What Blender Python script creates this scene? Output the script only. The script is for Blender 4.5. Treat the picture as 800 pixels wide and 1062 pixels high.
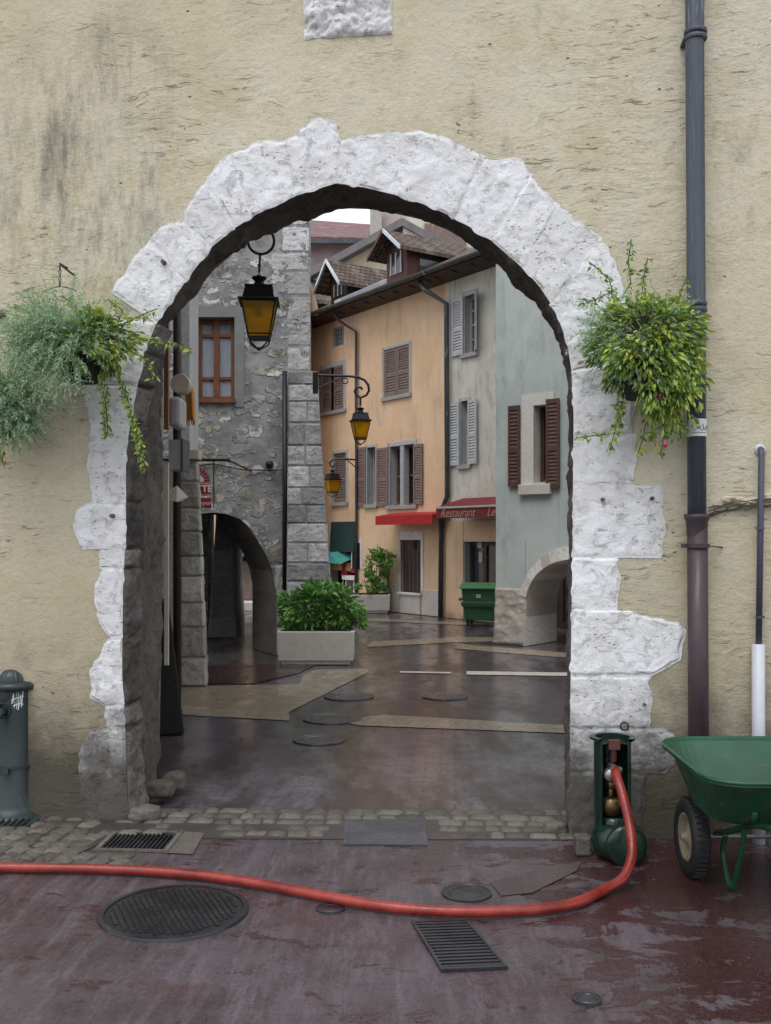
import bpy, math, random
from mathutils import Vector, noise
R = math.radians
random.seed(7)
for o in list(bpy.data.objects): bpy.data.objects.remove(o)
scene = bpy.context.scene
COL = scene.collection

# ------------------------------------------------------------------ camera
EYE, F, CX, HY = 1.7, 1032.0, 400.0, 558.0
cam_d = bpy.data.cameras.new('camera'); cam = bpy.data.objects.new('camera', cam_d); COL.objects.link(cam)
cam.location = (0, 0, EYE); cam.rotation_euler = (R(90), 0, 0)
cam_d.sensor_fit = 'VERTICAL'; cam_d.sensor_height = 24; cam_d.lens = 24*F/1062
cam_d.shift_y = 27/1062; cam_d.clip_start = .05; cam_d.clip_end = 1000
scene.camera = cam
# ------------------------------------------------------------------ world, sun, exposure
SUN_EL, SUN_AZ = 62, 205        # azimuth clockwise from +Y
w = bpy.data.worlds.new('World'); scene.world = w; w.use_nodes = True
nt = w.node_tree; bg = nt.nodes['Background']
sky = nt.nodes.new('ShaderNodeTexSky'); sky.sky_type = 'NISHITA'; sky.sun_disc = False
sky.sun_elevation = R(SUN_EL); sky.sun_rotation = R(SUN_AZ); sky.dust_density = 4; sky.air_density = 1.0; sky.ozone_density = 1
hs = nt.nodes.new('ShaderNodeHueSaturation'); hs.inputs['Saturation'].default_value = .30
nt.links.new(sky.outputs[0], hs.inputs['Color'])
cl = nt.nodes.new('ShaderNodeMix'); cl.data_type = 'RGBA'; cl.inputs[0].default_value = .62      # an even veil of cloud over the sky
cl.inputs[7].default_value = (8.3, 8.6, 9.2, 1); nt.links.new(hs.outputs[0], cl.inputs[6]); nt.links.new(cl.outputs[2], bg.inputs['Color'])
bg.inputs['Strength'].default_value = .13
sl = bpy.data.lights.new('sun', 'SUN'); sl.energy = .8; sl.angle = R(35); sl.color = (1, .98, .95)
sun = bpy.data.objects.new('sun', sl); COL.objects.link(sun)
sd = Vector((math.sin(R(SUN_AZ))*math.cos(R(SUN_EL)), math.cos(R(SUN_AZ))*math.cos(R(SUN_EL)), math.sin(R(SUN_EL))))
sun.rotation_euler = sd.to_track_quat('Z', 'Y').to_euler()
scene.view_settings.view_transform = 'Standard'; scene.view_settings.look = 'None'
scene.view_settings.exposure = .45; scene.view_settings.gamma = 1; scene.view_settings.use_curve_mapping = False

# ------------------------------------------------------------------ helpers: geometry of the place
def at(px, py, Y): return Vector(((px-CX)/F*Y, Y, EYE-(py-HY)/F*Y))
def gp(px, py):
    Y = F*EYE/(py-HY); return Vector(((px-CX)/F*Y, Y, 0))
class Face:
    """a vertical wall plane: s runs to the right along it, o out of it towards the viewer"""
    def __init__(f, x, y, deg):
        f.O = Vector((x, y, 0)); a = R(deg)
        f.d = Vector((math.cos(a), -math.sin(a), 0)); f.n = Vector((-math.sin(a), -math.cos(a), 0))
    def s(f, px, o=0):
        u = (px-CX)/F; O = f.O + f.n*o
        return (u*O.y - O.x)/(f.d.x - u*f.d.y)
    def z(f, px, py, o=0):
        Y = (f.O + f.d*f.s(px, o) + f.n*o).y
        return EYE-(py-HY)/F*Y
    def sz(f, px, py, o=0): return (f.s(px, o), f.z(px, py, o))
    def __call__(f, p): return f.O + f.d*p[0] - f.n*p[1] + Vector((0, 0, p[2]))   # local: s, depth, z
W = Face(0, 5.81, 6)             # the wall with the gateway
T = Face(0, 14.4, 0)             # the stone tower
OF = Face(1.244, 21.4, 55.5)     # orange and cream houses
GF = Face(1.79*1.03, 15.95*1.0, 38.7)  # grey green house
def ident(p): return Vector(p)

class MB:
    def __init__(m, tf=None): m.tf = tf or ident; m.V = []; m.L = []; m.Fc = []; m.mi = []
    def v(m, p): m.L.append(tuple(p)); m.V.append(m.tf(p)); return len(m.V)-1
    def f(m, idx, mi=0): m.Fc.append(tuple(idx)); m.mi.append(mi)
    def poly(m, pts, mi=0): m.f([m.v(p) for p in pts], mi)
    def box(m, a, b, mi=0):
        (x0, y0, z0), (x1, y1, z1) = [min(i, j) for i, j in zip(a, b)], [max(i, j) for i, j in zip(a, b)]
        m.hexa([(x0,y0,z0),(x1,y0,z0),(x1,y1,z0),(x0,y1,z0)], [(x0,y0,z1),(x1,y0,z1),(x1,y1,z1),(x0,y1,z1)], mi)
    def hexa(m, lo, hi, mi=0):
        a = [m.v(p) for p in lo]; b = [m.v(p) for p in hi]; n = len(a)
        m.f(a[::-1], mi); m.f(b, mi)
        for i in range(n): m.f((a[i], a[(i+1)%n], b[(i+1)%n], b[i]), mi)
    def prism(m, pts, y0, y1, mi=0): m.hexa([(p[0], y0, p[1]) for p in pts], [(p[0], y1, p[1]) for p in pts], mi)
    def tube(m, pts, r, n=8, mi=0, cap=True):
        P = [Vector(p) for p in pts]; rr = r if isinstance(r, (list, tuple)) else [r]*len(P)
        rings = []; up = None
        for i, p in enumerate(P):
            t = (P[min(i+1, len(P)-1)]-P[max(i-1, 0)]).normalized()
            if up is None: up = Vector((0, 0, 1)) if abs(t.z) < .9 else Vector((1, 0, 0))
            a = t.cross(up)
            if a.length < 1e-4: a = t.orthogonal()
            a.normalize(); b = a.cross(t).normalized(); up = b
            rings.append([m.v(p+(a*math.cos(k*2*math.pi/n)+b*math.sin(k*2*math.pi/n))*rr[i]) for k in range(n)])
        for i in range(len(rings)-1):
            for k in range(n): m.f((rings[i][k], rings[i+1][k], rings[i+1][(k+1)%n], rings[i][(k+1)%n]), mi)
        if cap: m.f(rings[0][::-1], mi); m.f(rings[-1], mi)
    def lathe(m, prof, c=(0,0,0), axis='z', n=24, mi=0, a0=0, a1=360):
        rings = []; full = abs(a1-a0) >= 360; k_n = n if full else n+1
        for (r, h) in prof:
            ring = []
            for k in range(k_n):
                a = R(a0+(a1-a0)*k/n); x, y = r*math.cos(a), r*math.sin(a)
                p = {'z': (x, y, h), 'x': (h, x, y), 'y': (x, h, y)}[axis]
                ring.append(m.v((c[0]+p[0], c[1]+p[1], c[2]+p[2])))
            rings.append(ring)
        for i in range(len(rings)-1):
            for k in range(n):
                k2 = (k+1) % k_n
                m.f((rings[i][k], rings[i][k2], rings[i+1][k2], rings[i+1][k]), mi)
        return rings
    def patch(m, P, N, nu, nv, depth=.03, amp=.01, freq=9, edge=.08, seed=0, jit=0, mi=0, rim=-.012):
        """a rough stone face: a grid over P(u,v) whose rim falls back and whose middle is uneven"""
        idx = []
        for i in range(nu+1):
            row = []
            for j in range(nv+1):
                u, v = i/nu, j/nv; p = Vector(P(u, v)); n = N if isinstance(N, Vector) else N(u, v)
                e = min(u, 1-u, v, 1-v)
                k = min(1, e/edge); k = k*(2-k)
                q = p*freq+Vector((seed*3.7, seed*1.3, 0))
                h = (noise.noise(q)+.5*noise.noise(q*2.3)+.35*noise.noise(q*5.1)+.22*noise.noise(q*9.7))*amp
                if jit and e < 1e-6:
                    q2 = p*14+Vector((seed, 0, 5)); p = p+Vector((noise.noise(q2), 0, noise.noise(q2+Vector((9, 9, 9)))))*jit
                row.append(m.v(p+n*(depth*k+h*(.25+.75*k) if e > 1e-6 else rim)))
            idx.append(row)
        for i in range(nu):
            for j in range(nv): m.f((idx[i][j], idx[i+1][j], idx[i+1][j+1], idx[i][j+1]), mi)

def tag(o, label=None, cat=None, group=None, kind=None):
    for k, v in (('label', label), ('category', cat), ('group', group), ('kind', kind)):
        if v: o[k] = v
    return o
ROOT = {}
def thing(name, loc, label, cat, group=None):
    o = bpy.data.objects.new(name, None); COL.objects.link(o); o.location = loc; o.empty_display_size = .2
    ROOT[o] = Vector(loc); return tag(o, label, cat, group)
def obj(name, mb, mats, parent=None, loc=None, smooth=False, bevel=0, label=None, fixn=True):
    L = ROOT[parent] if parent else Vector(loc or (0, 0, 0))
    me = bpy.data.meshes.new(name); me.from_pydata([v-L for v in mb.V], [], mb.Fc)
    uv = me.uv_layers.new(name='UVMap')
    for p in me.polygons:
        a, b, c = [Vector(mb.L[i]) for i in p.vertices[:3]]; n = (b-a).cross(c-b)
        if n.length < 1e-9 and len(p.vertices) > 3: n = (c-a).cross(Vector(mb.L[p.vertices[3]])-c)
        ax = max(range(3), key=lambda k: abs(n[k])); i0, i1 = ((1, 2), (0, 2), (0, 1))[ax]
        for li in p.loop_indices:
            q = mb.L[me.loops[li].vertex_index]; uv.data[li].uv = (q[i0], q[i1])
    for mt in (mats if isinstance(mats, (list, tuple)) else [mats]): me.materials.append(mt)
    me.polygons.foreach_set('material_index', mb.mi)
    if smooth: me.polygons.foreach_set('use_smooth', [True]*len(me.polygons))
    if fixn:
        import bmesh
        bm = bmesh.new(); bm.from_mesh(me); bmesh.ops.recalc_face_normals(bm, faces=bm.faces); bm.to_mesh(me); bm.free()
    me.update()
    o = bpy.data.objects.new(name, me); COL.objects.link(o)
    if parent: o.parent = parent; ROOT[o] = L
    else: o.location = L; ROOT[o] = L
    if bevel:
        b = o.modifiers.new('b', 'BEVEL'); b.width = bevel; b.segments = 2; b.limit_method = 'ANGLE'
    if smooth == 'auto':
        pass
    if label: o['label'] = label
    return o
def text_mb(body, size, tf, font_shear=0, depth=.004, bold=0):
    """writing as a mesh; tf places local (x, depth, y)"""
    cu = bpy.data.curves.new('t', 'FONT'); cu.body = body; cu.size = size; cu.extrude = depth; cu.shear = font_shear; cu.offset = bold
    cu.align_x = 'CENTER'; cu.align_y = 'CENTER'; cu.resolution_u = 3
    to = bpy.data.objects.new('t', cu); COL.objects.link(to)
    dg = bpy.context.evaluated_depsgraph_get(); me = bpy.data.meshes.new_from_object(to.evaluated_get(dg))
    m = MB(tf)
    for v in me.vertices: m.v((v.co.x, -v.co.z, v.co.y))
    for p in me.polygons: m.f(tuple(p.vertices))
    bpy.data.objects.remove(to); bpy.data.curves.remove(cu); bpy.data.meshes.remove(me)
    return m

# ------------------------------------------------------------------ materials
def S(r, g, b, k=.2):
    L_ = .3*r+.59*g+.11*b; r, g, b = (x+(L_-x)*k for x in (r, g, b))
    return tuple(((c/255+.055)/1.055)**2.4 if c > 10 else c/255/12.92 for c in (r, g, b))
class NT:
    def __init__(n, name):
        n.m = bpy.data.materials.new(name); n.m.use_nodes = True; n.t = n.m.node_tree
        n.b = n.t.nodes['Principled BSDF']; n.tc = n.t.nodes.new('ShaderNodeTexCoord')
    def node(n, typ, **kw):
        o = n.t.nodes.new(typ)
        for k, v in kw.items():
            if isinstance(k, str) and hasattr(o, k): setattr(o, k, v)
        return o
    def link(n, a, b): n.t.links.new(a, b)
    def setv(n, sock, v):
        if hasattr(v, 'is_output') or isinstance(v, bpy.types.NodeSocket): n.link(v, sock)
        else: sock.default_value = v
    def mapv(n, src='Object', scale=(1,1,1), rot=(0,0,0), loc=(0,0,0)):
        mp = n.node('ShaderNodeMapping'); n.link(n.tc.outputs[src], mp.inputs[0])
        mp.inputs['Scale'].default_value = scale; mp.inputs['Rotation'].default_value = rot; mp.inputs['Location'].default_value = loc
        return mp.outputs[0]
    def noise(n, vec, scale, detail=5, rough=.6, dist=0):
        o = n.node('ShaderNodeTexNoise'); n.link(vec, o.inputs['Vector']); o.inputs['Scale'].default_value = scale
        o.inputs['Detail'].default_value = detail; o.inputs['Roughness'].default_value = rough; o.inputs['Distortion'].default_value = dist
        return o.outputs['Fac']
    def vor(n, vec, scale, feature='F1', out='Distance', rnd=1):
        o = n.node('ShaderNodeTexVoronoi'); o.feature = feature; n.link(vec, o.inputs['Vector']); o.inputs['Scale'].default_value = scale
        o.inputs['Randomness'].default_value = rnd
        return o.outputs[out]
    def ramp(n, fac, a, b, lo=0, hi=1):
        o = n.node('ShaderNodeMapRange'); o.interpolation_type = 'SMOOTHSTEP'; n.link(fac, o.inputs[0])
        o.inputs[1].default_value = a; o.inputs[2].default_value = b; o.inputs[3].default_value = lo; o.inputs[4].default_value = hi
        return o.outputs[0]
    def mix(n, fac, a, b, mode='MIX'):
        o = n.node('ShaderNodeMix'); o.data_type = 'RGBA'; o.blend_type = mode
        n.setv(o.inputs[0], fac)
        for s_, v in ((o.inputs[6], a), (o.inputs[7], b)):
            if isinstance(v, tuple): s_.default_value = (*v[:3], 1)
            else: n.link(v, s_)
        return o.outputs[2]
    def math(n, op, a, b=0, clamp=False):
        o = n.node('ShaderNodeMath'); o.operation = op; o.use_clamp = clamp; n.setv(o.inputs[0], a); n.setv(o.inputs[1], b); return o.outputs[0]
    def bump(n, h, strength=.5, dist=.01, prev=None):
        o = n.node('ShaderNodeBump'); n.link(h, o.inputs['Height']); o.inputs['Strength'].default_value = strength; o.inputs['Distance'].default_value = dist
        if prev: n.link(prev, o.inputs['Normal'])
        return o.outputs[0]
    def out(n, col, rough=.8, bump=None, metal=0, spec=.5):
        if isinstance(col, tuple): n.b.inputs['Base Color'].default_value = (*col[:3], 1)
        else: n.link(col, n.b.inputs['Base Color'])
        n.setv(n.b.inputs['Roughness'], rough); n.b.inputs['Metallic'].default_value = metal
        n.b.inputs['Specular IOR Level'].default_value = spec
        if bump: n.link(bump, n.b.inputs['Normal'])
        return n.m
    def sep(n, vec):
        o = n.node('ShaderNodeSeparateXYZ'); n.link(vec, o.inputs[0]); return o.outputs

def mul(c, k): return tuple(x*k for x in c[:3])
def plain(name, col, rough=.7, var=.2, scale=5, bump=.3, bscale=60, bd=.003, metal=0, spec=.5, col2=None, stretch=(1,1,1)):
    n = NT(name); v = n.mapv('Object', stretch)
    a = n.noise(v, scale, 6, .65); b = n.noise(v, bscale, 3)
    c = n.mix(n.ramp(a, .3, .7), mul(col, 1-var), mul(col, 1+var*.6) if col2 is None else col2)
    rr = n.ramp(b, .3, .7, max(.05, rough-.1), min(1, rough+.1))
    return n.out(c, rr, n.bump(b, bump, bd), metal, spec)

def stucco():
    n = NT('stucco'); v = n.mapv('Object')
    big = n.noise(v, .55, 4, .6); mid = n.noise(v, 2.2, 7, .72); patchy = n.ramp(n.noise(v, 1.5, 4, .6), .42, .62)
    wob = n.node('ShaderNodeTexNoise'); n.link(v, wob.inputs['Vector']); wob.inputs['Scale'].default_value = 2.5; wob.inputs['Detail'].default_value = 4
    wa = n.node('ShaderNodeVectorMath'); wa.operation = 'MULTIPLY_ADD'; n.link(wob.outputs['Color'], wa.inputs[0]); wa.inputs[1].default_value = (.1, .1, .16); n.link(v, wa.inputs[2])
    def st(sc):
        mp = n.node('ShaderNodeMapping'); n.link(wa.outputs[0], mp.inputs[0]); mp.inputs['Scale'].default_value = sc; return mp.outputs[0]
    horiz = n.noise(st((6, 6, 27)), 1, 7, .74, .4)
    h2 = n.noise(st((7, 7, 46)), 1, 4, .65, 1.0)
    fine = n.noise(v, 90, 4, .7); speck = n.noise(v, 34, 5, .75)
    c = n.mix(n.ramp(big, .3, .7), S(202, 190, 160, .2), S(214, 207, 184, .2))
    c = n.mix(n.ramp(mid, .35, .75), c, S(192, 180, 144, .1))
    c = n.mix(n.math('MULTIPLY', n.ramp(speck, .5, .72), .3), c, S(158, 146, 118))
    c = n.mix(n.math('MULTIPLY', n.math('MULTIPLY', n.ramp(horiz, .56, .72), patchy), .32), c, S(150, 137, 108))
    cr = n.math('MULTIPLY', n.ramp(h2, .60, .68), n.math('MULTIPLY', n.ramp(mid, .40, .54), patchy))
    c = n.mix(n.math('MULTIPLY', cr, .55), c, S(88, 77, 56))
    pit = n.math('MULTIPLY', n.ramp(n.vor(n.mapv('Object', (1, 1, 1.6)), 9), .10, .06), n.ramp(n.noise(v, 3.1, 2), .54, .62))
    c = n.mix(n.math('MULTIPLY', pit, .8), c, S(70, 60, 45))
    xyz = n.sep(n.tc.outputs['Object'])
    streak = n.noise(n.mapv('Object', (3.0, 3.0, .9)), 1.1, 10, .78)
    dx = n.math('ADD', xyz[0], 1.75); dz = n.math('SUBTRACT', xyz[2], 3.7)
    d2 = n.math('ADD', n.math('MULTIPLY', n.math('MULTIPLY', dx, dx), 2.2), n.math('MULTIPLY', n.math('MULTIPLY', dz, dz), .8))
    area = n.ramp(d2, 1.7, 0.1)
    mould = n.math('MULTIPLY', area, n.ramp(streak, .42, .66))
    c = n.mix(n.math('MULTIPLY', mould, .85), c, S(104, 105, 98))
    mould2 = n.ramp(n.noise(n.mapv('Object', (2.4, 2.4, .9), loc=(4, 0, 2)), 1.3, 10, .75), .55, .72)
    c = n.mix(n.math('MULTIPLY', mould2, .5), c, S(128, 122, 102))
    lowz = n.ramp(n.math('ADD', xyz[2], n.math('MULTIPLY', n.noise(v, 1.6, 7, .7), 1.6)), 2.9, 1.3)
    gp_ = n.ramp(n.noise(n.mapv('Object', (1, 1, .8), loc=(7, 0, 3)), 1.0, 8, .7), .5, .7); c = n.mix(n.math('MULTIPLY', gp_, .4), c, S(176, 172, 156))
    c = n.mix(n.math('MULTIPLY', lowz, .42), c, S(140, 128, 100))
    damp_shade = n.math('MULTIPLY', n.ramp(n.math('ADD', xyz[2], n.math('MULTIPLY', n.noise(v, 3, 7, .7), 1.2)), 1.75, .75), .92)
    c = n.mix(damp_shade, c, S(66, 62, 54))  # damp and dirt at the foot, with courtyard shade painted into the colour
    h = n.math('ADD', n.math('MULTIPLY', n.math('MULTIPLY', horiz, .9), n.math('ADD', n.math('MULTIPLY', patchy, .75), .2)), n.math('ADD', n.math('MULTIPLY', mid, 1.2), n.math('ADD', n.math('MULTIPLY', fine, .14), n.math('MULTIPLY', speck, .55))))
    h = n.math('SUBTRACT', h, n.math('MULTIPLY', n.math('ADD', cr, pit), 1.0))
    return n.out(c, .93, n.bump(h, .8, .018), spec=.2)

def whitewash():
    n = NT('whitewashed_stone'); v = n.mapv('Object'); geo = n.node('ShaderNodeNewGeometry'); ri = geo.outputs['Random Per Island']
    a = n.noise(v, 3, 6, .7); f = n.noise(v, 34, 6, .75); g = n.noise(v, 110, 4, .75); m_ = n.noise(v, 13, 7, .75, .6)
    c = n.mix(n.ramp(a, .35, .7), S(236, 238, 243), S(218, 218, 216)); c = n.mix(n.ramp(ri, 0, 1, 0, .45), c, S(204, 203, 200))
    pits = n.math('MULTIPLY', n.ramp(n.vor(n.mapv('Object', (1, 1, 1.5)), 24), .22, .07), n.ramp(a, .44, .6))
    c = n.mix(n.math('MULTIPLY', pits, .6), c, S(130, 124, 112))
    rub = n.ramp(m_, .52, .70); c = n.mix(n.math('MULTIPLY', rub, .5), c, S(164, 162, 154))
    lines = n.ramp(n.noise(n.mapv('Object', (5, 5, 30), rot=(0, R(12), 0)), 1, 6, .75, .8), .6, .72)
    c = n.mix(n.math('MULTIPLY', lines, .38), c, S(134, 130, 120))
    yel = n.math('MULTIPLY', n.ramp(n.noise(v, 3.6, 6, .7, 0), .60, .74), .5); c = n.mix(yel, c, S(196, 186, 146))
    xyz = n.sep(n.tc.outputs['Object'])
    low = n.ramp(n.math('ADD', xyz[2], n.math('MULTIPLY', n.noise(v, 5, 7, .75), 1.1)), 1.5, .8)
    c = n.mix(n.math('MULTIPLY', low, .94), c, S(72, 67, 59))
    h = n.math('ADD', n.math('MULTIPLY', f, .9), n.math('MULTIPLY', g, .35)); h = n.math('SUBTRACT', h, n.math('ADD', pits, n.math('MULTIPLY', n.math('ADD', rub, lines), .5)))
    return n.out(c, .9, n.bump(h, .85, .011), spec=.2)

def rubble(name='rubble_masonry'):
    n = NT(name); v0 = n.mapv('UV')
    no = n.node('ShaderNodeTexNoise'); n.link(v0, no.inputs['Vector']); no.inputs['Scale'].default_value = 5; no.inputs['Detail'].default_value = 4
    add = n.node('ShaderNodeVectorMath'); add.operation = 'MULTIPLY_ADD'; n.link(no.outputs['Color'], add.inputs[0]); add.inputs[1].default_value = (.22, .22, 0); n.link(v0, add.inputs[2])
    mp = n.node('ShaderNodeMapping'); n.link(add.outputs[0], mp.inputs[0]); mp.inputs['Scale'].default_value = (4.2, 7.4, 1)
    vec = mp.outputs[0]
    d = n.vor(vec, 1.0); idc = n.vor(vec, 1.0, out='Color'); idr = n.sep(idc)
    a = n.noise(v0, 3, 6, .7); f = n.noise(v0, 45, 5, .7)
    thr = n.ramp(idr[0], .0, .8, .10, .62)
    stone = n.ramp(n.math('SUBTRACT', thr, d), -.02, .05)
    mortar = n.mix(n.ramp(a, .3, .7), S(124, 126, 126), S(168, 169, 168))
    sc = n.mix(idr[1], S(160, 160, 158), S(226, 224, 218)); sc = n.mix(n.math('MULTIPLY', n.ramp(idr[2], .75, .8), .7), sc, S(186, 170, 138))
    sc = n.mix(n.ramp(n.noise(v0, 16, 6, .7), .5, .75), sc, S(128, 125, 118))
    stone = n.math('MULTIPLY', stone, n.ramp(n.noise(v0, 6.5, 7, .75), .60, .48))
    c = n.mix(stone, mortar, sc)
    mp2 = n.node('ShaderNodeMapping'); n.link(add.outputs[0], mp2.inputs[0]); mp2.inputs['Scale'].default_value = (9, 14, 1); mp2.inputs['Location'].default_value = (3, 8, 0)
    small = n.math('MULTIPLY', n.ramp(n.vor(mp2.outputs[0], 1.0), .36, .24), n.ramp(n.noise(v0, 2.4, 5, .7), .47, .58)); small = n.math('MULTIPLY', small, n.math('SUBTRACT', 1, stone))
    c = n.mix(n.math('MULTIPLY', small, .8), c, S(196, 195, 190)); stone = n.math('ADD', stone, small)
    rim = n.math('MULTIPLY', n.ramp(n.math('ABSOLUTE', n.math('SUBTRACT', thr, d)), .05, .0), .3)
    c = n.mix(rim, c, S(66, 66, 64))
    c = n.mix(n.math('MULTIPLY', n.ramp(n.noise(v0, 1.3, 7, .75), .5, .66), .62), c, S(78, 80, 82))
    h = n.math('ADD', n.math('MULTIPLY', stone, .7), n.math('ADD', n.math('MULTIPLY', f, .35), n.math('MULTIPLY', a, .8)))
    return n.out(c, .9, n.bump(h, .9, .03), spec=.25)

def stone(name, c1, c2, c3, scale=4, bd=.012, rough=.88):
    n = NT(name); v = n.mapv('Object')
    a = n.noise(v, scale, 7, .7); b = n.noise(v, scale*5, 6, .75); f = n.noise(v, 70, 4, .7)
    c = n.mix(n.ramp(a, .35, .65), c1, c2); geo = n.node('ShaderNodeNewGeometry'); ri = geo.outputs['Random Per Island']
    c = n.mix(.6, c, n.mix(ri, mul(c3, .9), mul(c1, 1.2))); c = n.mix(n.math('MULTIPLY', n.ramp(b, .5, .68), .75), c, c3)
    h = n.math('ADD', n.math('MULTIPLY', b, 1), n.math('MULTIPLY', f, .35))
    return n.out(c, rough, n.bump(h, .8, bd), spec=.25)

def plaster(name, c1, c2, stain, amt=.5, low=None):
    n = NT(name); v = n.mapv('Object')
    a = n.noise(v, .9, 6, .65); s_ = n.noise(n.mapv('Object', (1.6, 1.6, .45)), 1.6, 8, .7); f = n.noise(v, 28, 5, .7); st2 = n.noise(n.mapv('Object', (5, 5, .35), loc=(3, 1, 7)), 1.5, 8, .75)
    c = n.mix(n.ramp(a, .35, .65), c1, c2); c = n.mix(n.math('MULTIPLY', n.ramp(st2, .54, .7), amt*.6), c, mul(stain, .85)); c = n.mix(n.math('MULTIPLY', n.ramp(f, .55, .7), .2), c, stain); c = n.mix(n.math('MULTIPLY', n.ramp(s_, .5, .72), amt), c, stain)
    if low:
        xyz = n.sep(n.tc.outputs['Object'])
        c = n.mix(n.math('MULTIPLY', n.ramp(n.math('ADD', xyz[2], n.math('MULTIPLY', n.noise(v, 2, 6, .7), 1.4)), low[0]+.5, low[0]), .85), c, low[1])
    return n.out(c, .9, n.bump(n.math('ADD', f, n.math('MULTIPLY', a, 2)), .35, .012), spec=.2)

def asphalt():
    n = NT('wet_red_asphalt'); v = n.mapv('Object')
    big = n.noise(v, 1.0, 8, .75); grain = n.noise(v, 200, 4, .8); g2 = n.noise(v, 60, 5, .75); mid = n.noise(v, 5, 8, .78)
    s1 = n.noise(n.mapv('Object', (7, 1.0, 1), rot=(0, 0, R(-42))), 1.3, 10, .8, .2)
    s2 = n.noise(n.mapv('Object', (30, 1.2, 1), rot=(0, 0, R(-30))), 1.0, 8, .75, .1)
    s3 = n.noise(n.mapv('Object', (22, 1.0, 1), rot=(0, 0, R(28))), 1.0, 8, .75, .1)
    c = n.mix(n.ramp(mid, .35, .65), S(56, 41, 43), S(72, 58, 62))
    c = n.mix(n.ramp(big, .42, .6), c, S(82, 70, 77))
    c = n.mix(n.math('MULTIPLY', n.ramp(s1, .46, .62), .65), c, S(98, 88, 97))
    c = n.mix(n.math('MULTIPLY', n.ramp(s2, .56, .66), n.ramp(big, .4, .55, .0, .55)), c, S(112, 101, 108))
    c = n.mix(n.math('MULTIPLY', n.ramp(s3, .58, .7), n.ramp(mid, .42, .55, .0, .5)), c, S(54, 36, 36))
    red = n.ramp(n.noise(v, 1.5, 9, .78), .53, .6); c = n.mix(n.math('MULTIPLY', red, .55), c, S(74, 40, 38))
    xyz = n.sep(n.tc.outputs['Object'])
    side = n.ramp(n.math('ADD', xyz[0], n.math('MULTIPLY', xyz[1], .12)), .5, 2.1)
    wetn = n.noise(n.mapv('Object', (1.2, 2.0, 1)), 2.2, 9, .7, .5)
    wet = n.ramp(n.math('ADD', wetn, n.math('MULTIPLY', side, .17)), .595, .62)
    c = n.mix(n.math('MULTIPLY', wet, .85), c, S(52, 17, 16, 0))
    c = n.mix(n.math('MULTIPLY', n.ramp(grain, .52, .66), .4), c, S(140, 130, 134)); c = n.mix(n.math('MULTIPLY', n.ramp(g2, .5, .38), .35), c, S(40, 28, 28))  # pale grit, strengthened to paint wet highlights into the colour
    rg = n.ramp(s1, .35, .65, .26, .44); rg = n.math('SUBTRACT', rg, n.math('MULTIPLY', wet, .18)); rg = n.math('ADD', rg, n.ramp(mid, .35, .65, -.08, .08))
    dry = n.math('SUBTRACT', 1, n.math('MULTIPLY', wet, .75))
    h = n.math('MULTIPLY', n.math('ADD', n.math('MULTIPLY', grain, .6), n.math('ADD', g2, n.math('MULTIPLY', s2, .5))), dry)
    return n.out(c, rg, n.bump(h, .45, .005, n.bump(big, .3, .06)), spec=.55)

def street(name, c1, c2, rlo=.2, rhi=.42, brick=None, mort=(.02,.02,.02), rot=0, spec=.6, var=.5):
    n = NT(name); v = n.mapv('Object')
    big = n.noise(n.mapv('Object', (1.6, .5, 1), rot=(0, 0, R(-28))), 1.1, 9, .75, .3); g = n.noise(v, 90, 4, .7); m2 = n.noise(v, 4, 8, .75)
    c = n.mix(n.ramp(big, .4, .6), c1, c2); c = n.mix(n.math('MULTIPLY', n.ramp(m2, .45, .65), .4), c, mul(c2, .7))
    red = n.ramp(n.noise(v, .8, 8, .75), .52, .64); c = n.mix(n.math('MULTIPLY', red, .45), c, (c2[0]*1.15, c2[1]*.8, c2[2]*.75))
    h = n.math('ADD', n.math('MULTIPLY', g, .6), m2)
    if brick:
        bt = n.node('ShaderNodeTexBrick'); n.link(n.mapv('Object', rot=(0, 0, R(rot))), bt.inputs['Vector'])
        bt.inputs['Scale'].default_value = 1; bt.inputs['Brick Width'].default_value = brick[0]; bt.inputs['Row Height'].default_value = brick[1]
        bt.inputs['Mortar Size'].default_value = brick[2]; bt.inputs['Color1'].default_value = (1, 1, 1, 1); bt.inputs['Color2'].default_value = (.35, .35, .35, 1)
        bt.inputs['Mortar'].default_value = (0, 0, 0, 1); bt.inputs['Mortar Smooth'].default_value = .3
        c = n.mix(var*.5, c, bt.outputs['Color'], 'MULTIPLY'); c = n.mix(n.math('MULTIPLY', bt.outputs['Fac'], n.ramp(m2, .35, .6, .25, .7)), c, mort)
        h = n.math('SUBTRACT', h, n.math('MULTIPLY', bt.outputs['Fac'], .9))
        h = n.math('ADD', h, n.math('MULTIPLY', bt.outputs['Color'], .25))
    r_ = n.ramp(n.math('ADD', n.math('MULTIPLY', big, .6), n.math('MULTIPLY', m2, .4)), .42, .58, rlo, rhi)
    return n.out(c, r_, n.bump(h, .24, .005), spec=spec)

def tiles(name, c1, c2, c3):
    n = NT(name); v = n.mapv('UV')
    bt = n.node('ShaderNodeTexBrick'); n.link(v, bt.inputs['Vector']); bt.inputs['Scale'].default_value = 1
    bt.inputs['Brick Width'].default_value = .15; bt.inputs['Row Height'].default_value = .11; bt.inputs['Mortar Size'].default_value = .012
    bt.inputs['Color1'].default_value = (*c1, 1); bt.inputs['Color2'].default_value = (*c2, 1); bt.inputs['Mortar'].default_value = (.02, .017, .015, 1)
    a = n.noise(n.mapv('Object'), 2, 7, .7)
    c = n.mix(n.math('MULTIPLY', n.ramp(a, .5, .65), .6), bt.outputs['Color'], c3)
    return n.out(c, .8, n.bump(n.math('SUBTRACT', a, bt.outputs['Fac']), .8, .03), spec=.3)

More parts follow.
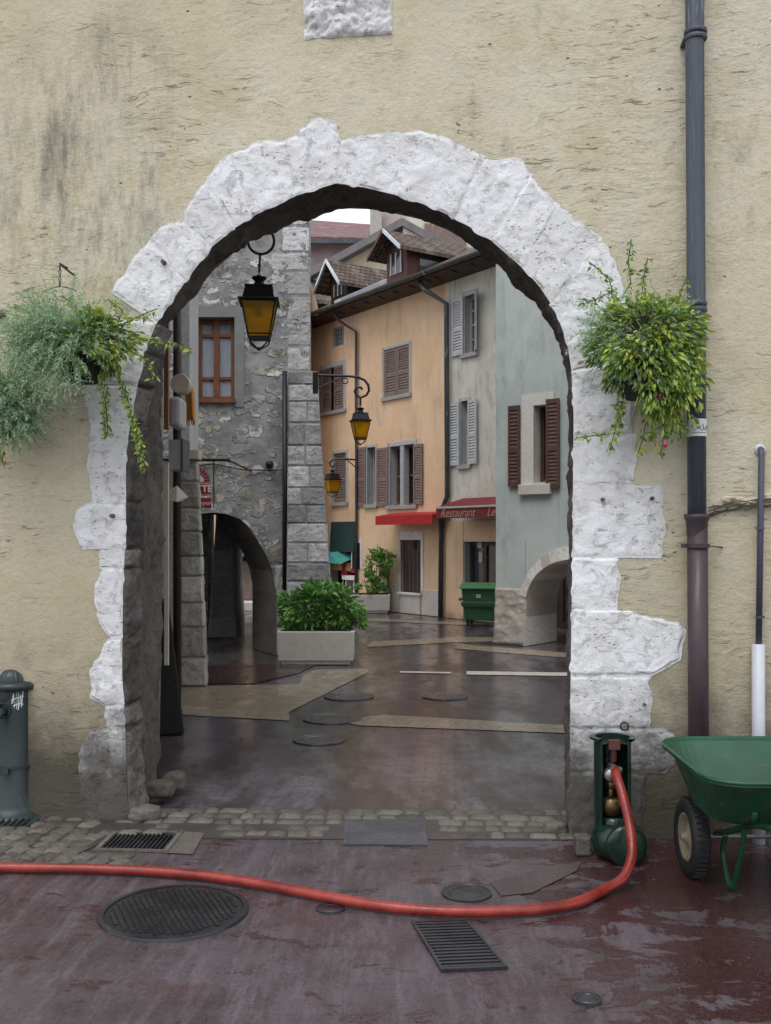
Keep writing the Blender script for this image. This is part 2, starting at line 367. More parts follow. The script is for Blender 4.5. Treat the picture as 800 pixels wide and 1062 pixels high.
def leafm(name, c1, c2):
    n = NT(name); v = n.mapv('Object'); a = n.noise(v, 9, 3); oi = n.node('ShaderNodeNewGeometry')
    c = n.mix(n.ramp(a, .35, .65), c1, c2); c = n.mix(.45, c, n.mix(oi.outputs['Random Per Island'], mul(c1, .55), mul(c2, 1.35)))
    n.out(c, .45, spec=.4)
    tr = n.node('ShaderNodeBsdfTranslucent'); n.link(c, tr.inputs['Color']); mx = n.node('ShaderNodeMixShader'); mx.inputs[0].default_value = .3
    n.link(n.b.outputs[0], mx.inputs[1]); n.link(tr.outputs[0], mx.inputs[2]); n.link(mx.outputs[0], n.t.nodes['Material Output'].inputs[0])
    return n.m

def painted(name, col, chip, rough=.45, amt=.35, metal=0, stretch=(1, 1, .4)):
    n = NT(name); v = n.mapv('Object', stretch)
    a = n.noise(v, 7, 8, .72); b = n.noise(v, 3, 4); f = n.noise(n.mapv('Object'), 60, 4)
    c = n.mix(n.ramp(b, .35, .65), mul(col, .8), mul(col, 1.15)); c = n.mix(n.math('MULTIPLY', n.ramp(a, .56, .66), amt), c, chip)
    return n.out(c, n.ramp(a, .4, .65, rough-.08, rough+.2), n.bump(n.math('ADD', a, n.math('MULTIPLY', f, .3)), .2, .004), metal)

def glass(name, col, rough=.08):
    n = NT(name); a = n.noise(n.mapv('Object'), 3, 4)
    return n.out(n.mix(n.ramp(a, .3, .7), mul(col, .7), mul(col, 1.3)), rough, n.bump(a, .1, .01), spec=.8)

def amber():
    n = NT('amber_glass'); a = n.noise(n.mapv('Object'), 6, 4)
    c = n.mix(n.ramp(a, .3, .7), S(222, 176, 10, 0), S(244, 204, 40, 0)); n.out(c, .25, spec=.6)
    tr = n.node('ShaderNodeBsdfTranslucent'); n.link(c, tr.inputs['Color']); mx = n.node('ShaderNodeMixShader'); mx.inputs[0].default_value = .55
    tp = n.node('ShaderNodeBsdfTransparent'); n.link(c, tp.inputs['Color']); m2 = n.node('ShaderNodeMixShader'); m2.inputs[0].default_value = .4
    n.link(n.b.outputs[0], mx.inputs[1]); n.link(tr.outputs[0], mx.inputs[2]); n.link(mx.outputs[0], m2.inputs[1]); n.link(tp.outputs[0], m2.inputs[2])
    n.link(m2.outputs[0], n.t.nodes['Material Output'].inputs[0]); return n.m

m_stucco = stucco(); m_white = whitewash(); m_return = stone('worn_stone_side', S(126, 122, 116), S(84, 79, 72), S(48, 44, 40), 6, .02); m_rubble = rubble()
m_jamb = stone('old_jamb_stone', S(120, 112, 102), S(84, 78, 70), S(54, 50, 45), 4, .035)
m_ashlar = stone('grey_ashlar', S(196, 196, 198), S(152, 153, 155), S(98, 97, 96), 4, .02)
m_ashlar_pale = stone('pale_ashlar', S(184, 180, 172), S(158, 154, 147), S(118, 114, 106), 5)
m_quoin = stone('pale_quoin_stone', S(204, 204, 206), S(176, 177, 178), S(132, 130, 126), 4)
m_surround = stone('window_stone', S(172, 176, 178), S(150, 152, 152), S(130, 130, 126), 5, .005)
m_orange = plaster('orange_plaster', S(230, 192, 152), S(218, 178, 136), S(176, 156, 134), .75, low=(.5, S(140, 118, 96)))
m_cream = plaster('cream_plaster', S(206, 204, 192), S(186, 182, 168), S(140, 134, 122), .8)
m_ggreen = plaster('grey_green_plaster', S(186, 196, 192), S(168, 180, 176), S(134, 142, 136), .75)
m_beige = plaster('beige_plaster', S(206, 196, 168), S(186, 176, 150), S(150, 138, 120), .4)
m_pink = plaster('mauve_plaster', S(176, 158, 160), S(158, 140, 144), S(128, 112, 112), .4)
m_lime = stone('limewashed_pier', S(224, 221, 216), S(206, 201, 194), S(160, 144, 128), 4, .015)
m_asphalt = asphalt()
m_street = street('wet_slate_paving', S(112, 104, 112), S(62, 50, 51), .05, .27, (.22, .10, .006), (.016, .014, .014), 4, var=.3, spec=.9)  # pale tone lifted so the colour itself carries wet sheen
m_tan = street('tan_sandstone_paving', S(170, 154, 128), S(132, 118, 99), .14, .40, (.42, .21, .008), mul(S(96, 80, 60), 1), 20)
m_redpave = street('red_brown_paving', S(74, 50, 48), S(62, 46, 46), .12, .34, None)
m_ground = street('outer_ground', S(96, 90, 88), S(82, 76, 74), .3, .5, None)
m_patch = street('brown_repair_patch', S(82, 70, 67), S(64, 52, 52), .25, .45, None)
m_whiteline = street('white_stone_band', S(200, 196, 186), S(180, 174, 162), .3, .5, None)
m_cobble = stone('cobble_stone', S(118, 111, 101), S(88, 83, 77), S(54, 50, 46), 9, .01, .3)
m_grout = plain('wet_grout', S(66, 60, 57), .4, .3)
m_plate = painted('worn_steel_plate', S(84, 84, 90), S(112, 98, 90), .38, .5, .3); m_iron = painted('cast_iron', S(60, 60, 65), S(88, 76, 72), .26, .5, .5)
m_lid = street('wet_lid_metal', S(88, 84, 90), S(62, 54, 57), .12, .4, None); m_pit_sheet = plain('black_pit_sheet', (.003, .003, .003), 1, .1, spec=0)
m_black = plain('black_iron', S(26, 27, 30), .45, .2, metal=.3)
m_zinc = painted('weathered_zinc', S(72, 80, 92), S(132, 138, 146), .5, .8, .2, (9, 9, .35))
m_rust = painted('rust_brown_pipe_paint', S(66, 52, 58), S(104, 60, 48), .45, .6, .1, (3, 3, .5))
m_purple = painted('purple_grey_pipe_paint', S(80, 76, 98), S(50, 46, 54), .45, .5)
m_sleeve = plain('pale_plastic_sleeve', S(186, 190, 198), .45, .08)
m_sticker = plain('sticker_paper', S(214, 214, 210), .6, .05)
m_ink = plain('dark_ink', S(50, 50, 56), .6, .05)
m_hose = plain('red_hose_rubber', S(128, 26, 20, .1), .36, .3, 5, .25, 60, .002, col2=S(158, 52, 40, .1))
m_dgreen = painted('dark_green_enamel', S(14, 42, 30), S(44, 54, 44), .25, .4)
m_bgreen = painted('barrow_green_paint', S(16, 78, 50), S(84, 78, 60), .36, .8, 0, (1, 1, 1))
m_tyre = plain('tyre_rubber', S(26, 26, 28), .65, .25)
m_hub = painted('dirty_hub_metal', S(124, 112, 90), S(62, 48, 36), .5, .6)
m_brass = plain('brass', S(112, 90, 54), .35, .25, metal=.8)
m_steel = plain('dull_steel', S(150, 150, 150), .35, .2, metal=.8)
m_blueg = painted('fountain_green_paint', S(40, 54, 56), S(88, 98, 96), .38, .45)
m_graf = plain('white_spray_paint', S(220, 224, 226), .5, .05)
m_concrete = stone('planter_concrete', S(214, 210, 202), S(196, 192, 184), S(168, 162, 152), 5, .004)
m_soil = plain('soil', S(46, 36, 28), .9, .3)
m_wood = plain('varnished_wood', S(134, 78, 50), .45, .3, 8, stretch=(1, 1, .2))
m_dwood = plain('dark_brown_wood', S(72, 50, 42), .6, .3, 8, stretch=(4, 4, .4))
m_shut = plain('brown_shutter_paint', S(124, 102, 94), .6, .22, 8)
m_shutd = plain('dark_brown_shutter_paint', S(92, 58, 48), .6, .25, 8)
m_shutw = plain('pale_grey_shutter_paint', S(174, 177, 180), .6, .12, 8)
m_redwood = plain('ox_red_timber', S(92, 44, 38), .65, .25, 8)
m_curtain = plain('net_curtain', S(150, 160, 176), .8, .25, 20, stretch=(6, 6, .2))
m_glass = glass('window_glass', S(60, 66, 72)); m_amber = amber()
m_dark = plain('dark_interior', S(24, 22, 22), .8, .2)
m_roof = tiles('brown_roof_tiles', S(116, 96, 82), S(88, 72, 64), S(130, 120, 108))
m_roofr = tiles('mauve_roof_tiles', S(150, 108, 108), S(136, 96, 98), S(160, 124, 124))
m_gutter = painted('gutter_zinc', S(62, 74, 78), S(130, 140, 148), .4, .5, .3)
m_flash = plain('pale_metal_flashing', S(188, 200, 210), .35, .12, metal=.3)
m_verge = plain('grey_verge_board', S(112, 108, 112), .7, .2)
m_awning = plain('scarlet_awning_cloth', S(176, 26, 32, .05), .75, .1)
m_awning2 = plain('crimson_awning_cloth', S(112, 22, 30, .05), .75, .15)
m_script = plain('cream_lettering', S(176, 128, 100), .7, .05)
m_bin = plain('green_bin_plastic', S(44, 98, 54), .4, .15)
m_bind = plain('green_bin_lid_plastic', S(62, 122, 76), .4, .2)
m_sgreen = plain('dark_green_awning', S(20, 62, 58), .7, .2)
m_turq = plain('turquoise_cloth', S(50, 152, 142), .7, .15)
m_yellow = plain('yellow_fascia', S(220, 190, 96), .6, .15)
m_redgoods = plain('red_goods', S(190, 30, 54), .6, .2)
m_signred = plain('sign_red', S(176, 30, 34), .45, .1)
m_signwhite = plain('sign_white', S(232, 228, 220), .5, .05)
m_cloth = plain('orange_cloth', S(214, 134, 44), .8, .25)
m_drum = plain('cream_drum', S(196, 184, 166), .7, .12)
m_sbox = plain('pale_grey_box', S(176, 172, 174), .6, .12)
m_leafy = leafm('leaf_yellow_green', S(150, 176, 62, .1), S(186, 200, 88, .1))
m_leafm = leafm('leaf_mid_green', S(78, 118, 50, .1), S(108, 146, 64, .1))
m_leafg = leafm('leaf_grey_green', S(138, 168, 130, 0), S(178, 202, 166, 0))
m_leafd = leafm('leaf_deep_green', S(70, 134, 52, .1), S(128, 180, 88, .1))
m_stem = plain('plant_stem', S(84, 92, 52), .7, .2)
m_flower = plain('fuchsia_flower', S(196, 50, 96), .5, .2)
m_lily = plain('water_glint_blue', S(120, 150, 160), .3, .1)

# ================================================================== THE GROUND
def sheet(name, pts, z, mat, kind='structure', label=None):
    m = MB(); m.poly([(p[0], p[1], z) for p in pts]); o = obj(name, m, mat); tag(o, kind=kind); return o
sheet('ground', [(-300, -300), (300, -300), (300, 300), (-300, 300)], -.012, m_ground)
sheet('forecourt', [(-12, -8), (12, -8), (12, 5.62), (-12, 5.72)], -.004, m_asphalt)
sheet('street', [(-4, 5.2), (9, 5.2), (9, 40), (-9, 40), (-9, 12)], -.008, m_street)
def gpoly(name, px, z, mat): return sheet(name, [gp(*p) for p in px], z, mat)
gpoly('tan_pavement', [(150, 741), (190, 741), (300, 747), (300, 738), (382, 697), (382, 693.5), (327, 694), (314, 700), (311, 709), (217, 711), (150, 714)], -.002, m_tan)
gpoly('tan_band', [(352, 748), (380, 743), (400, 741), (590, 752), (640, 755), (640, 763), (590, 760), (374, 752)], -.002, m_tan)
gpoly('white_band', [(484, 696), (590, 697.5), (590, 701), (484, 699.5)], .0005, m_whiteline)
gpoly('thin_white_band', [(415, 696), (468, 697), (468, 698.5), (415, 697.5)], .0005, m_whiteline)
gpoly('far_tan_band', [(385, 665), (470, 661), (560, 660), (560, 664), (470, 666), (380, 671)], -.002, m_tan)
gpoly('farther_tan_band', [(360, 641), (400, 641.5), (520, 647), (520, 650), (400, 644.5), (360, 644)], -.002, m_tan)
gpoly('right_tan_band', [(470, 672), (512, 676), (640, 686), (640, 681), (530, 672), (480, 668)], -.002, m_tan)
gpoly('red_brown_pavement', [(180, 690), (330, 688), (310, 698), (262, 709), (150, 709)], .001, m_redpave)
gpoly('repair_patch', [(508, 915), (560, 901), (604, 893), (598, 903), (552, 926), (520, 929)], .0005, m_patch)

# the rows of cobbles under the gateway and the sett apron at the left foot of the wall
m = MB(); rnd = random.Random(3)
def cobble(m, c, ex, ey, sd_):
    ex, ey = Vector(ex), Vector(ey); P = lambda u, v: c+ex*(u-.5)+ey*(v-.5)
    m.patch(P, Vector((0, 0, 1)), 6, 6, .011, .008, 14, .3, sd_, rim=-.004)
for row, py in enumerate((842, 847.5, 853, 859, 865.5)):
    px = 132 - (row*6) + rnd.uniform(-8, 0)
    while px < 602:
        L = rnd.uniform(14, 32)
        if row >= 3 and px < 300 and rnd.random() < .2: px += L; continue
        if row >= 2 and 350 < px+L/2 < 450: px += L; continue
        c = gp(px+L/2, py+rnd.uniform(-.6, .6)+(px-360)*.008)
        wx = (L-.8)/F*c.y; wy = rnd.uniform(.085, .105)
        cobble(m, c+Vector((0, 0, .001)), (wx, -wx*.08, 0), (rnd.uniform(-.01, .01), wy, 0), rnd.random()*50)
        px += L
o = obj('cobble_strip', m, m_cobble, smooth=True); tag(o, kind='structure')
sheet('cobble_bed', [gp(60, 842), gp(602, 842), gp(604, 871), gp(60, 869)], -.0005, m_grout)
m = MB()
for row in range(9):
    for k in range(13):
        px = -70 + k*20 + row*1.5 + (row % 2)*9; py = 842 + row*6.2
        px += rnd.uniform(-2, 2)
        if px > 108-row*3 and not (row > 6 and px < 150): continue
        if py < 838+max(0, (px-40))*.1: continue
        c = gp(px, py + (row*.5)); s_ = 18/F*c.y
        cobble(m, c+Vector((0, 0, .004)), (s_*.93, -.03, 0), (.035, .118, 0), rnd.random()*50)
o = obj('sett_apron', m, m_cobble, smooth=True); tag(o, kind='structure')
sheet('sett_bed', [gp(-90, 838), gp(115, 842), gp(120, 868), gp(60, 895), gp(-90, 900)], .0005, m_grout)

def ring_pts(c, rx, ry, n=40): return [(c.x+rx*math.cos(2*math.pi*k/n), c.y+ry*math.sin(2*math.pi*k/n)) for k in range(n)]
def ground_disc(m, c, r0, r1, z0, z1, n=48):
    m.lathe([(r0, z0), (r0, z1), (r1, z1), (r1, z0)], (c.x, c.y, 0), 'z', n)
# big round manhole cover
c = gp(181, 945); r = 0.335
t = thing('manhole_cover', (c.x, c.y, 0), 'large round cast iron manhole cover with slanting ribs, nearest on the left', 'manhole cover')
m = MB(); m.lathe([(r*.93, -.003), (r*.93, .0075), (r, .0075), (r*1.01, -.003)], (c.x, c.y, 0), 'z', 56); obj('rim', m, m_iron, t)
m = MB(); m.lathe([(.0001, .003), (r*.92, .003)], (c.x, c.y, 0), 'z', 56); m.mi = [1]*len(m.Fc)
for i in range(-12, 13):
    for j in range(-12, 13):
        a = R(24); x, y = i*.027, j*.029 + (i % 2)*.0145
        if x*x+y*y > (r*.84)**2: continue
        X, Y_ = c.x+x*math.cos(a)-y*math.sin(a), c.y+x*math.sin(a)+y*math.cos(a)
        hx = Vector((math.cos(a), math.sin(a)))*.0078; hy = Vector((-math.sin(a), math.cos(a)))*.0115
        pts = [(X-hx.x-hy.x, Y_-hx.y-hy.y), (X+hx.x-hy.x, Y_+hx.y-hy.y), (X+hx.x+hy.x, Y_+hx.y+hy.y), (X-hx.x+hy.x, Y_-hx.y+hy.y)]
        m.hexa([(p[0], p[1], .0032) for p in pts], [(p[0], p[1], .0095) for p in pts])
obj('lid', m, [m_iron, plain('dark_lid_floor', S(30, 29, 31), .5, .2)], t)  # floor between the ribs is coloured darker than the ribs
# grates
def grate(name, A, B, C_, D_, n, label, along=True, inset=.02, border=m_iron, bars_m=m_iron, wide=.5):
    """A far left, B far right, C near right, D near left (ground points)"""
    A, B, C_, D_ = [Vector((p.x, p.y, 0)) for p in (A, B, C_, D_)]
    cc = (A+B+C_+D_)/4; t = thing(name, (cc.x, cc.y, 0), label, 'drain grate')
    m = MB(); m.poly([(p.x, p.y, .0022) for p in (A, B, C_, D_)]); obj('pit', m, m_pit_sheet, t)  # flat black sheet painted as the unlit depth under the bars
    m = MB(); bl = lambda u, v: A.lerp(B, u).lerp(D_.lerp(C_, u), v)
    for (u0, v0, u1, v1) in ((0, 0, 1, inset), (0, 1-inset, 1, 1), (0, inset, inset*1.2, 1-inset), (1-inset*1.2, inset, 1, 1-inset)):
        ps = [bl(u0, v0), bl(u1, v0), bl(u1, v1), bl(u0, v1)]
        m.hexa([(p.x, p.y, -.002) for p in ps], [(p.x, p.y, .011) for p in ps])
    obj('frame', m, border, t)
    m = MB()
    for i in range(n):
        a = inset+(1-2*inset)*(i+.2)/n; b = a+(1-2*inset)/n*wide
        q = [(inset, a), (1-inset, a), (1-inset, b), (inset, b)] if along else [(a, inset), (b, inset), (b, 1-inset), (a, 1-inset)]
        ps = [bl(*k) for k in q]
        m.hexa([(p.x, p.y, .0025) for p in ps], [(p.x, p.y, .0085) for p in ps])
    obj('bars', m, bars_m, t)
grate('drain_grate', gp(427, 957), gp(484, 955), gp(527, 1005), gp(458, 1008), 15, 'rectangular slotted drain grate in the red asphalt in front of the hose', True, .035)
grate('drain_grate', gp(117, 864), gp(190, 864), gp(174, 884), gp(98, 882), 15, 'slotted gutter grate set in cobbles beside the left foot of the arch', False, .05, m_cobble)
sheet('grate_apron', [gp(190, 862.5), gp(212, 864), gp(200, 886), gp(172, 885)], .002, m_cobble)
# tread plate
A, B, C_, D_ = gp(358, 852), gp(440, 852), gp(444, 877), gp(356, 876)
cc = (A+B+C_+D_)/4
t = thing('access_plate', (cc.x, cc.y, 0), 'rectangular grey studded access plate set across the cobble strip', 'access plate')
m = MB(); m.hexa([(p.x, p.y, -.002) for p in (D_, C_, B, A)], [(p.x, p.y, .0062) for p in (D_, C_, B, A)])
for i in range(22):
    for j in range(14):
        u, v = (i+.5+(j % 2)*.5-.25)/22, (j+.5)/14
        if not .02 < u < .98: continue
        p = A.lerp(B, u).lerp(D_.lerp(C_, u), v); q = .0045
        m.box((p.x-q*1.3, p.y-q, .0055), (p.x+q*1.3, p.y+q, .009))
obj('plate', m, m_plate, t)
def cap(name, px, py, rpx, label, mat=m_iron, cat='valve cap', rings=2):
    c = gp(px, py); r = rpx/F*c.y
    m = MB(); m.lathe([(.0001, .003), (r*.55, .003), (r*.6, .0055), (r*.7, .0055), (r*.75, .003), (r*.88, .003), (r*.9, .0055), (r, .0055), (r*1.01, -.004)], (0, 0, 0), 'z', 32)
    o = obj(name, m, mat); o.location = (c.x, c.y, 0); tag(o, label, cat)
cap('valve_cap', 343, 942, 15, 'small round iron cap just below the hose, right of the big manhole')
cap('valve_cap', 484, 926, 26, 'open round water box lid in the asphalt behind the hose')
cap('valve_cap', 609, 1036, 15, 'small round iron cap alone in the foreground asphalt at bottom right')
for (px, py, r, lb) in ((331, 767, 27, 'round manhole cover in the slate paving, nearest of the four beyond the arch'), (345, 745, 31, 'wide pale round manhole cover where tan paving meets slate'),
                        (362, 722, 26, 'farther left round manhole cover beyond the arch'), (462, 722, 24, 'farther right round manhole cover beyond the arch')):
    cap('street_manhole', px, py, r, lb, m_lid, 'manhole cover')

# ================================================================== THE GATEWAY WALL
inner = [(134, 852), (130, 760), (127, 700), (128, 600), (131, 560), (131, 470), (136, 435), (143, 400), (150, 365), (163, 335), (192, 293), (220, 256), (245, 236), (267, 222), (310, 202), (345, 190),
         (380, 195), (410, 202), (440, 212), (470, 225), (507, 247), (540, 276), (565, 303), (578, 328), (588, 355), (593, 385), (595, 430), (594, 560), (592, 700), (591, 780), (590, 872)]
backo = [(165, 828), (166, 760), (167, 700), (168, 600), (169, 560), (169, 470), (169, 435), (169, 400), (169, 370), (170, 340), (197, 310), (222, 280), (243, 262), (259, 250), (310, 228), (352, 216),
         (384, 217), (412, 222), (438, 228), (463, 238), (497, 257), (528, 285), (556, 312), (571, 331), (582, 352), (590, 380), (593, 430), (592.5, 560), (591, 700), (590, 780), (589, 860)]
TH = .86
WB = Face(*(W.O-W.n*TH)[:2], 6)
fin = [Vector((*W.sz(*p), 0)) for p in inner]; bak = [Vector((*WB.sz(*p), 0)) for p in backo]
fin = [Vector((p.x, 0, p.y)) for p in fin]; bak = [Vector((p.x, TH, p.y)) for p in bak]
for L_ in (fin, bak): L_[0].z = -.02; L_[-1].z = -.02
apex = 15
def densify(L_, n):
    """even samples along a polyline, by index parameter"""
    out = []
    for i in range(len(L_)-1):
        for k in range(n): out.append(L_[i].lerp(L_[i+1], k/n))
    out.append(L_[-1]); return out
ZT, SL, SR = 7.4, -9.0, 9.0
gate = thing('gateway_wall', (W.O.x, W.O.y, 0), 'thick beige stuccoed wall pierced by a round arched gateway edged with whitewashed stones', 'wall')
def ruled_wall(m, curve, ap, y, zt):
    za = curve[ap].z
    L_, Rr = curve[:ap+1], curve[ap:]
    for seg, e in ((L_, SL), (Rr, SR)):
        for a, b in zip(seg, seg[1:]):
            if abs(a.z-b.z) < 1e-6: continue
            m.poly([(a.x, y, a.z), (b.x, y, b.z), (e, y, b.z), (e, y, a.z)])
    m.poly([(SL, y, za), (SR, y, za), (SR, y, zt), (SL, y, zt)])
m = MB(W); ruled_wall(m, fin, apex, 0, ZT); ruled_wall(m, bak, apex, TH, ZT)
m.poly([(SL, 0, ZT), (SR, 0, ZT), (SR, TH, ZT), (SL, TH, ZT)])
m.poly([(SL, 0, 0), (SL, TH, 0), (SL, TH, ZT), (SL, 0, ZT)]); m.poly([(SR, 0, 0), (SR, TH, 0), (SR, TH, ZT), (SR, 0, ZT)])
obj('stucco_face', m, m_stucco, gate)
# rough inner surface of the arch
df, db = densify(fin, 10), densify(bak, 10)
m = MB(W); NV = 30; grid = []
for i, (a, b) in enumerate(zip(df, db)):
    row = []
    t_ = (df[min(i+1, len(df)-1)]-df[max(i-1, 0)]).normalized(); nn = Vector((t_.z, 0, -t_.x))   # into the opening
    for j in range(NV+1):
        v = j/NV; p = a.lerp(b, v); q = p*4.5
        h = (noise.noise(q)+.6*noise.noise(q*2.7)+.35*noise.noise(q*6))*.045 if 0 < j else 0
        if p.z < 2.2 and p.x < 0:     # rebate in the left jamb
            h += -.03 if .30 < v < .42 else 0
        if j == NV: h *= .6
        row.append(m.v(p+nn*h))
    grid.append(row)
for i in range(len(grid)-1):
    for j in range(NV): m.f((grid[i][j], grid[i+1][j], grid[i+1][j+1], grid[i][j+1]))
obj('arch_reveal', m, m_jamb, gate, smooth=True)

# whitewashed stones round the opening
def fp(px, py): s_, z_ = W.sz(px, py); return Vector((s_, 0, z_))
def sample(L_, u):
    ds = [0]
    for a, b in zip(L_, L_[1:]): ds.append(ds[-1]+(b-a).length)
    d = u*ds[-1]
    for i in range(len(L_)-1):
        if d <= ds[i+1]+1e-9: return L_[i].lerp(L_[i+1], (d-ds[i])/max(1e-9, ds[i+1]-ds[i]))
    return L_[-1]
vs = [  # inner points, outer points
 ([(163,335),(192,293)], [(117,302),(127,287),(137,273),(155,250)]),
 ([(192,293),(220,256)], [(156,249),(170,236),(190,232)]),
 ([(220,256),(245,236)], [(191,231),(193,219),(203,200),(214,190)]),
 ([(245,236),(262,225)], [(215,189),(226,172),(240,161)]),
 ([(262,225),(285,213),(306,204)], [(241,160),(262,152),(296,147)]),
 ([(306,204),(330,196),(350,190)], [(297,146),(310,138),(330,122),(343,126),(352,146)]),
 ([(350,190),(380,195),(412,203)], [(353,147),(372,142),(400,140),(418,140)]),
 ([(412,203),(440,212),(471,226)], [(419,139),(435,135),(465,145),(502,162)]),
 ([(471,226),(490,237),(510,250)], [(503,163),(518,168),(536,167),(551,181)]),
 ([(510,250),(542,278)], [(552,182),(561,200),(580,213)]),
 ([(542,278),(558,295),(572,316)], [(581,214),(600,232),(622,246)]),
 ([(572,316),(580,332),(589,357)], [(623,247),(636,270),(646,300)]),
 ([(589,357),(593,385)], [(647,301),(652,340),(652,372)]),
 ([(593,385),(595,430),(595,451)], [(654,374),(656,400),(655,451)]),
 ([(595,452),(594.5,502)], [(659,452),(659,490),(654,502)]),
 ([(594.5,503),(594,577)], [(660,504),(687,507),(688,560),(686,577)]),
 ([(594,578),(593,631)], [(641,579),(642,600),(640,631)]),
 ([(593,632),(592,700)], [(642,634),(672,640),(702,646),(708,656),(706,680),(692,690),(676,699)]),
 ([(592,701),(591.5,755)], [(675,702),(673,730),(672,755)]),
 ([(591.5,756),(591,800)], [(688,757),(698,763),(697,792),(690,800)]),
 ([(591,801),(590,874)], [(671,803),(667,835),(664,876)]),
 ([(150,365),(163,335)], [(104,362),(116,330)]),
 ([(143,399),(150,365)], [(96,396),(102,364)]),
 ([(136,437),(143,401)], [(94,438),(89,420),(90,401)]),
 ([(131,520),(131,470),(136,439)], [(96,520),(93,480),(95,441)]),
 ([(131,568),(131,523)], [(86,568),(77,552),(80,530),(92,523)]),
 ([(129,588),(130,570)], [(107,588),(105,572)]),
 ([(127,660),(128,610),(129,590)], [(115,660),(102,640),(100,615),(108,590)]),
 ([(129,731),(127,700),(127,662)], [(110,731),(95,722),(94,698),(113,664)]),
 ([(130,754),(129,733)], [(111,754),(110,733)]),
 ([(134,853),(131,800),(130,757)], [(92,853),(85,815),(85,783),(92,763),(108,757)]),
]
def rag(p, u):
    q = p*9; e = min(1, u*8, (1-u)*8); return p+Vector((noise.noise(q)+.6*noise.noise(q*2.7+Vector((3, 3, 3))), 0, noise.noise(q+Vector((7, 1, 4)))+.6*noise.noise(q*3.1)))*.020*e
m = MB(W)
for k, (ip, op_) in enumerate(vs):
    I_ = [fp(*p) for p in ip]; O_ = [fp(*p) for p in op_]
    P = lambda u, v, I_=I_, O_=O_: sample(I_, u).lerp(rag(sample(O_, u), u), v)
    lp = I_+[rag(sample(O_, 1-i/24), 1-i/24) for i in range(25)]; cc = sum(lp, Vector())/len(lp); inn = (sum(I_, Vector())/len(I_)-sum(O_, Vector())/len(O_)).normalized()
    fl = []
    for p in lp:
        dd = p-cc; q = p+dd.normalized()*.012; q = q-inn*max(0, (q-p).dot(inn)); q.y = -.004-.0004*(k % 2); fl.append(q)
    m.poly(fl)
    a, b = P(0, .5), P(1, .5); ln = (b-a).length; wd = (P(.5, 0)-P(.5, 1)).length
    m.patch(P, Vector((0, -1, 0)), max(10, int(ln/.011)), max(10, int(wd/.011)), 0.006+.007*random.random(), .0085, 6.5, .035, k, jit=.02, rim=.004 if k % 3 else .0025)
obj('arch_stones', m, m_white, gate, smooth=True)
# the sides of the left jamb stones, turning into the opening
m = MB(W)
for k, (ip, op_) in enumerate(vs):
    if k < 21: continue
    I_ = [fp(*p) for p in ip]
    def P(u, v, I_=I_):
        p = sample(I_, u); q = Vector((p.x+.022, .20, p.z)); return p.lerp(q, v)
    ln = (P(1, 0)-P(0, 0)).length; m.patch(P, Vector((1, 0, 0)), max(8, int(ln/.014)), 20, .020, .03, 6, .06, k+9, rim=-.004)
obj('jamb_stone_sides', m, m_return, gate, smooth=True)
# relief block above the arch
m = MB(W); a, b = fp(315, 41), fp(407, 44); top = fp(315, -60).z
P = lambda u, v: Vector((a.x+(b.x-a.x)*u, 0, a.z+(top-a.z)*v))
m.patch(P, Vector((0, -1, 0)), 56, 56, .022, .03, 11, .04, 77, jit=.008, rim=.003); obj('relief_block', m, m_white, gate, smooth=True)
# crack with broken plaster right of the drainpipe
m = MB(W); s0, z0 = W.sz(738, 528); s1 = W.s(812)
P = lambda u, v: Vector((s0+(s1-s0)*u, 0, z0+.06+.015*math.sin(u*9)+(v-.5)*(.035+.03*(1-u))-(1-u)**3*.05))
m.patch(P, Vector((0, -1, 0)), 50, 8, .028, .03, 16, .4, 5); obj('plaster_ridge', m, m_stucco, gate, smooth=True)
m = MB(W)
for k in range(5):
    zz = z0+.055-.016*k*(1 if k < 3 else .7)
    m.tube([(s0-.02+(s1-s0+.1)*u/14, -.012-.018*math.sin(u*.22), zz+.012*noise.noise(Vector((u*.8, k*2.2, 0)))-(1-u/14)**3*.05) for u in range(15)], .0035, 5)
obj('crack', m, m_jamb, gate)
# small holes and pegs
m = MB(W)
for (px, py, r) in ((171, 273, .012), (625, 518, .010), (676, 517, .010), (668, 730, .007), (118, 535, .012), (3, 327, .02)):
    p = fp(px, py); m.lathe([(.0001, -.045), (r, -.043), (r*1.2, -.0), (r*1.2, .01)], (p.x, 0, p.z), 'y', 10)
obj('wall_peg', m, m_jamb, gate)
# fallen corner stones at the left foot
def boulder(name, c, sx, sy, sz, mat, label, seed, squash=1):
    m = MB(); n1, n2 = 26, 16
    rings = []
    for i in range(n2+1):
        th = math.pi*i/n2; row = []
        for k in range(n1):
            ph = 2*math.pi*k/n1; d = Vector((math.sin(th)*math.cos(ph), math.sin(th)*math.sin(ph), math.cos(th)))
            sq = 1/max(abs(d.x), abs(d.y), abs(d.z))**.55
            r_ = sq*(1+.16*noise.noise(d*1.7+Vector((seed, 0, 0)))+.07*noise.noise(d*5+Vector((0, seed, 0))))
            row.append(m.v((c.x+d.x*sx*r_, c.y+d.y*sy*r_, max(-.01, c.z+d.z*sz*r_))))
        rings.append(row)
    for i in range(n2):
        for k in range(n1): m.f((rings[i][k], rings[i][(k+1) % n1], rings[i+1][(k+1) % n1], rings[i+1][k]))
    o = obj(name, m, mat, loc=(c.x, c.y, 0), smooth=True); tag(o, label, 'stone')
c = gp(150, 850); boulder('corner_stone', Vector((c.x, c.y, .035)), .095, .07, .05, m_cobble, 'pale flat rounded stone at the left foot of the arch beside the gutter grate', 1)
c = gp(164, 832); boulder('corner_stone', Vector((c.x, c.y, .085)), .105, .07, .055, m_jamb, 'brown rough stone resting against the inside of the left jamb', 4)
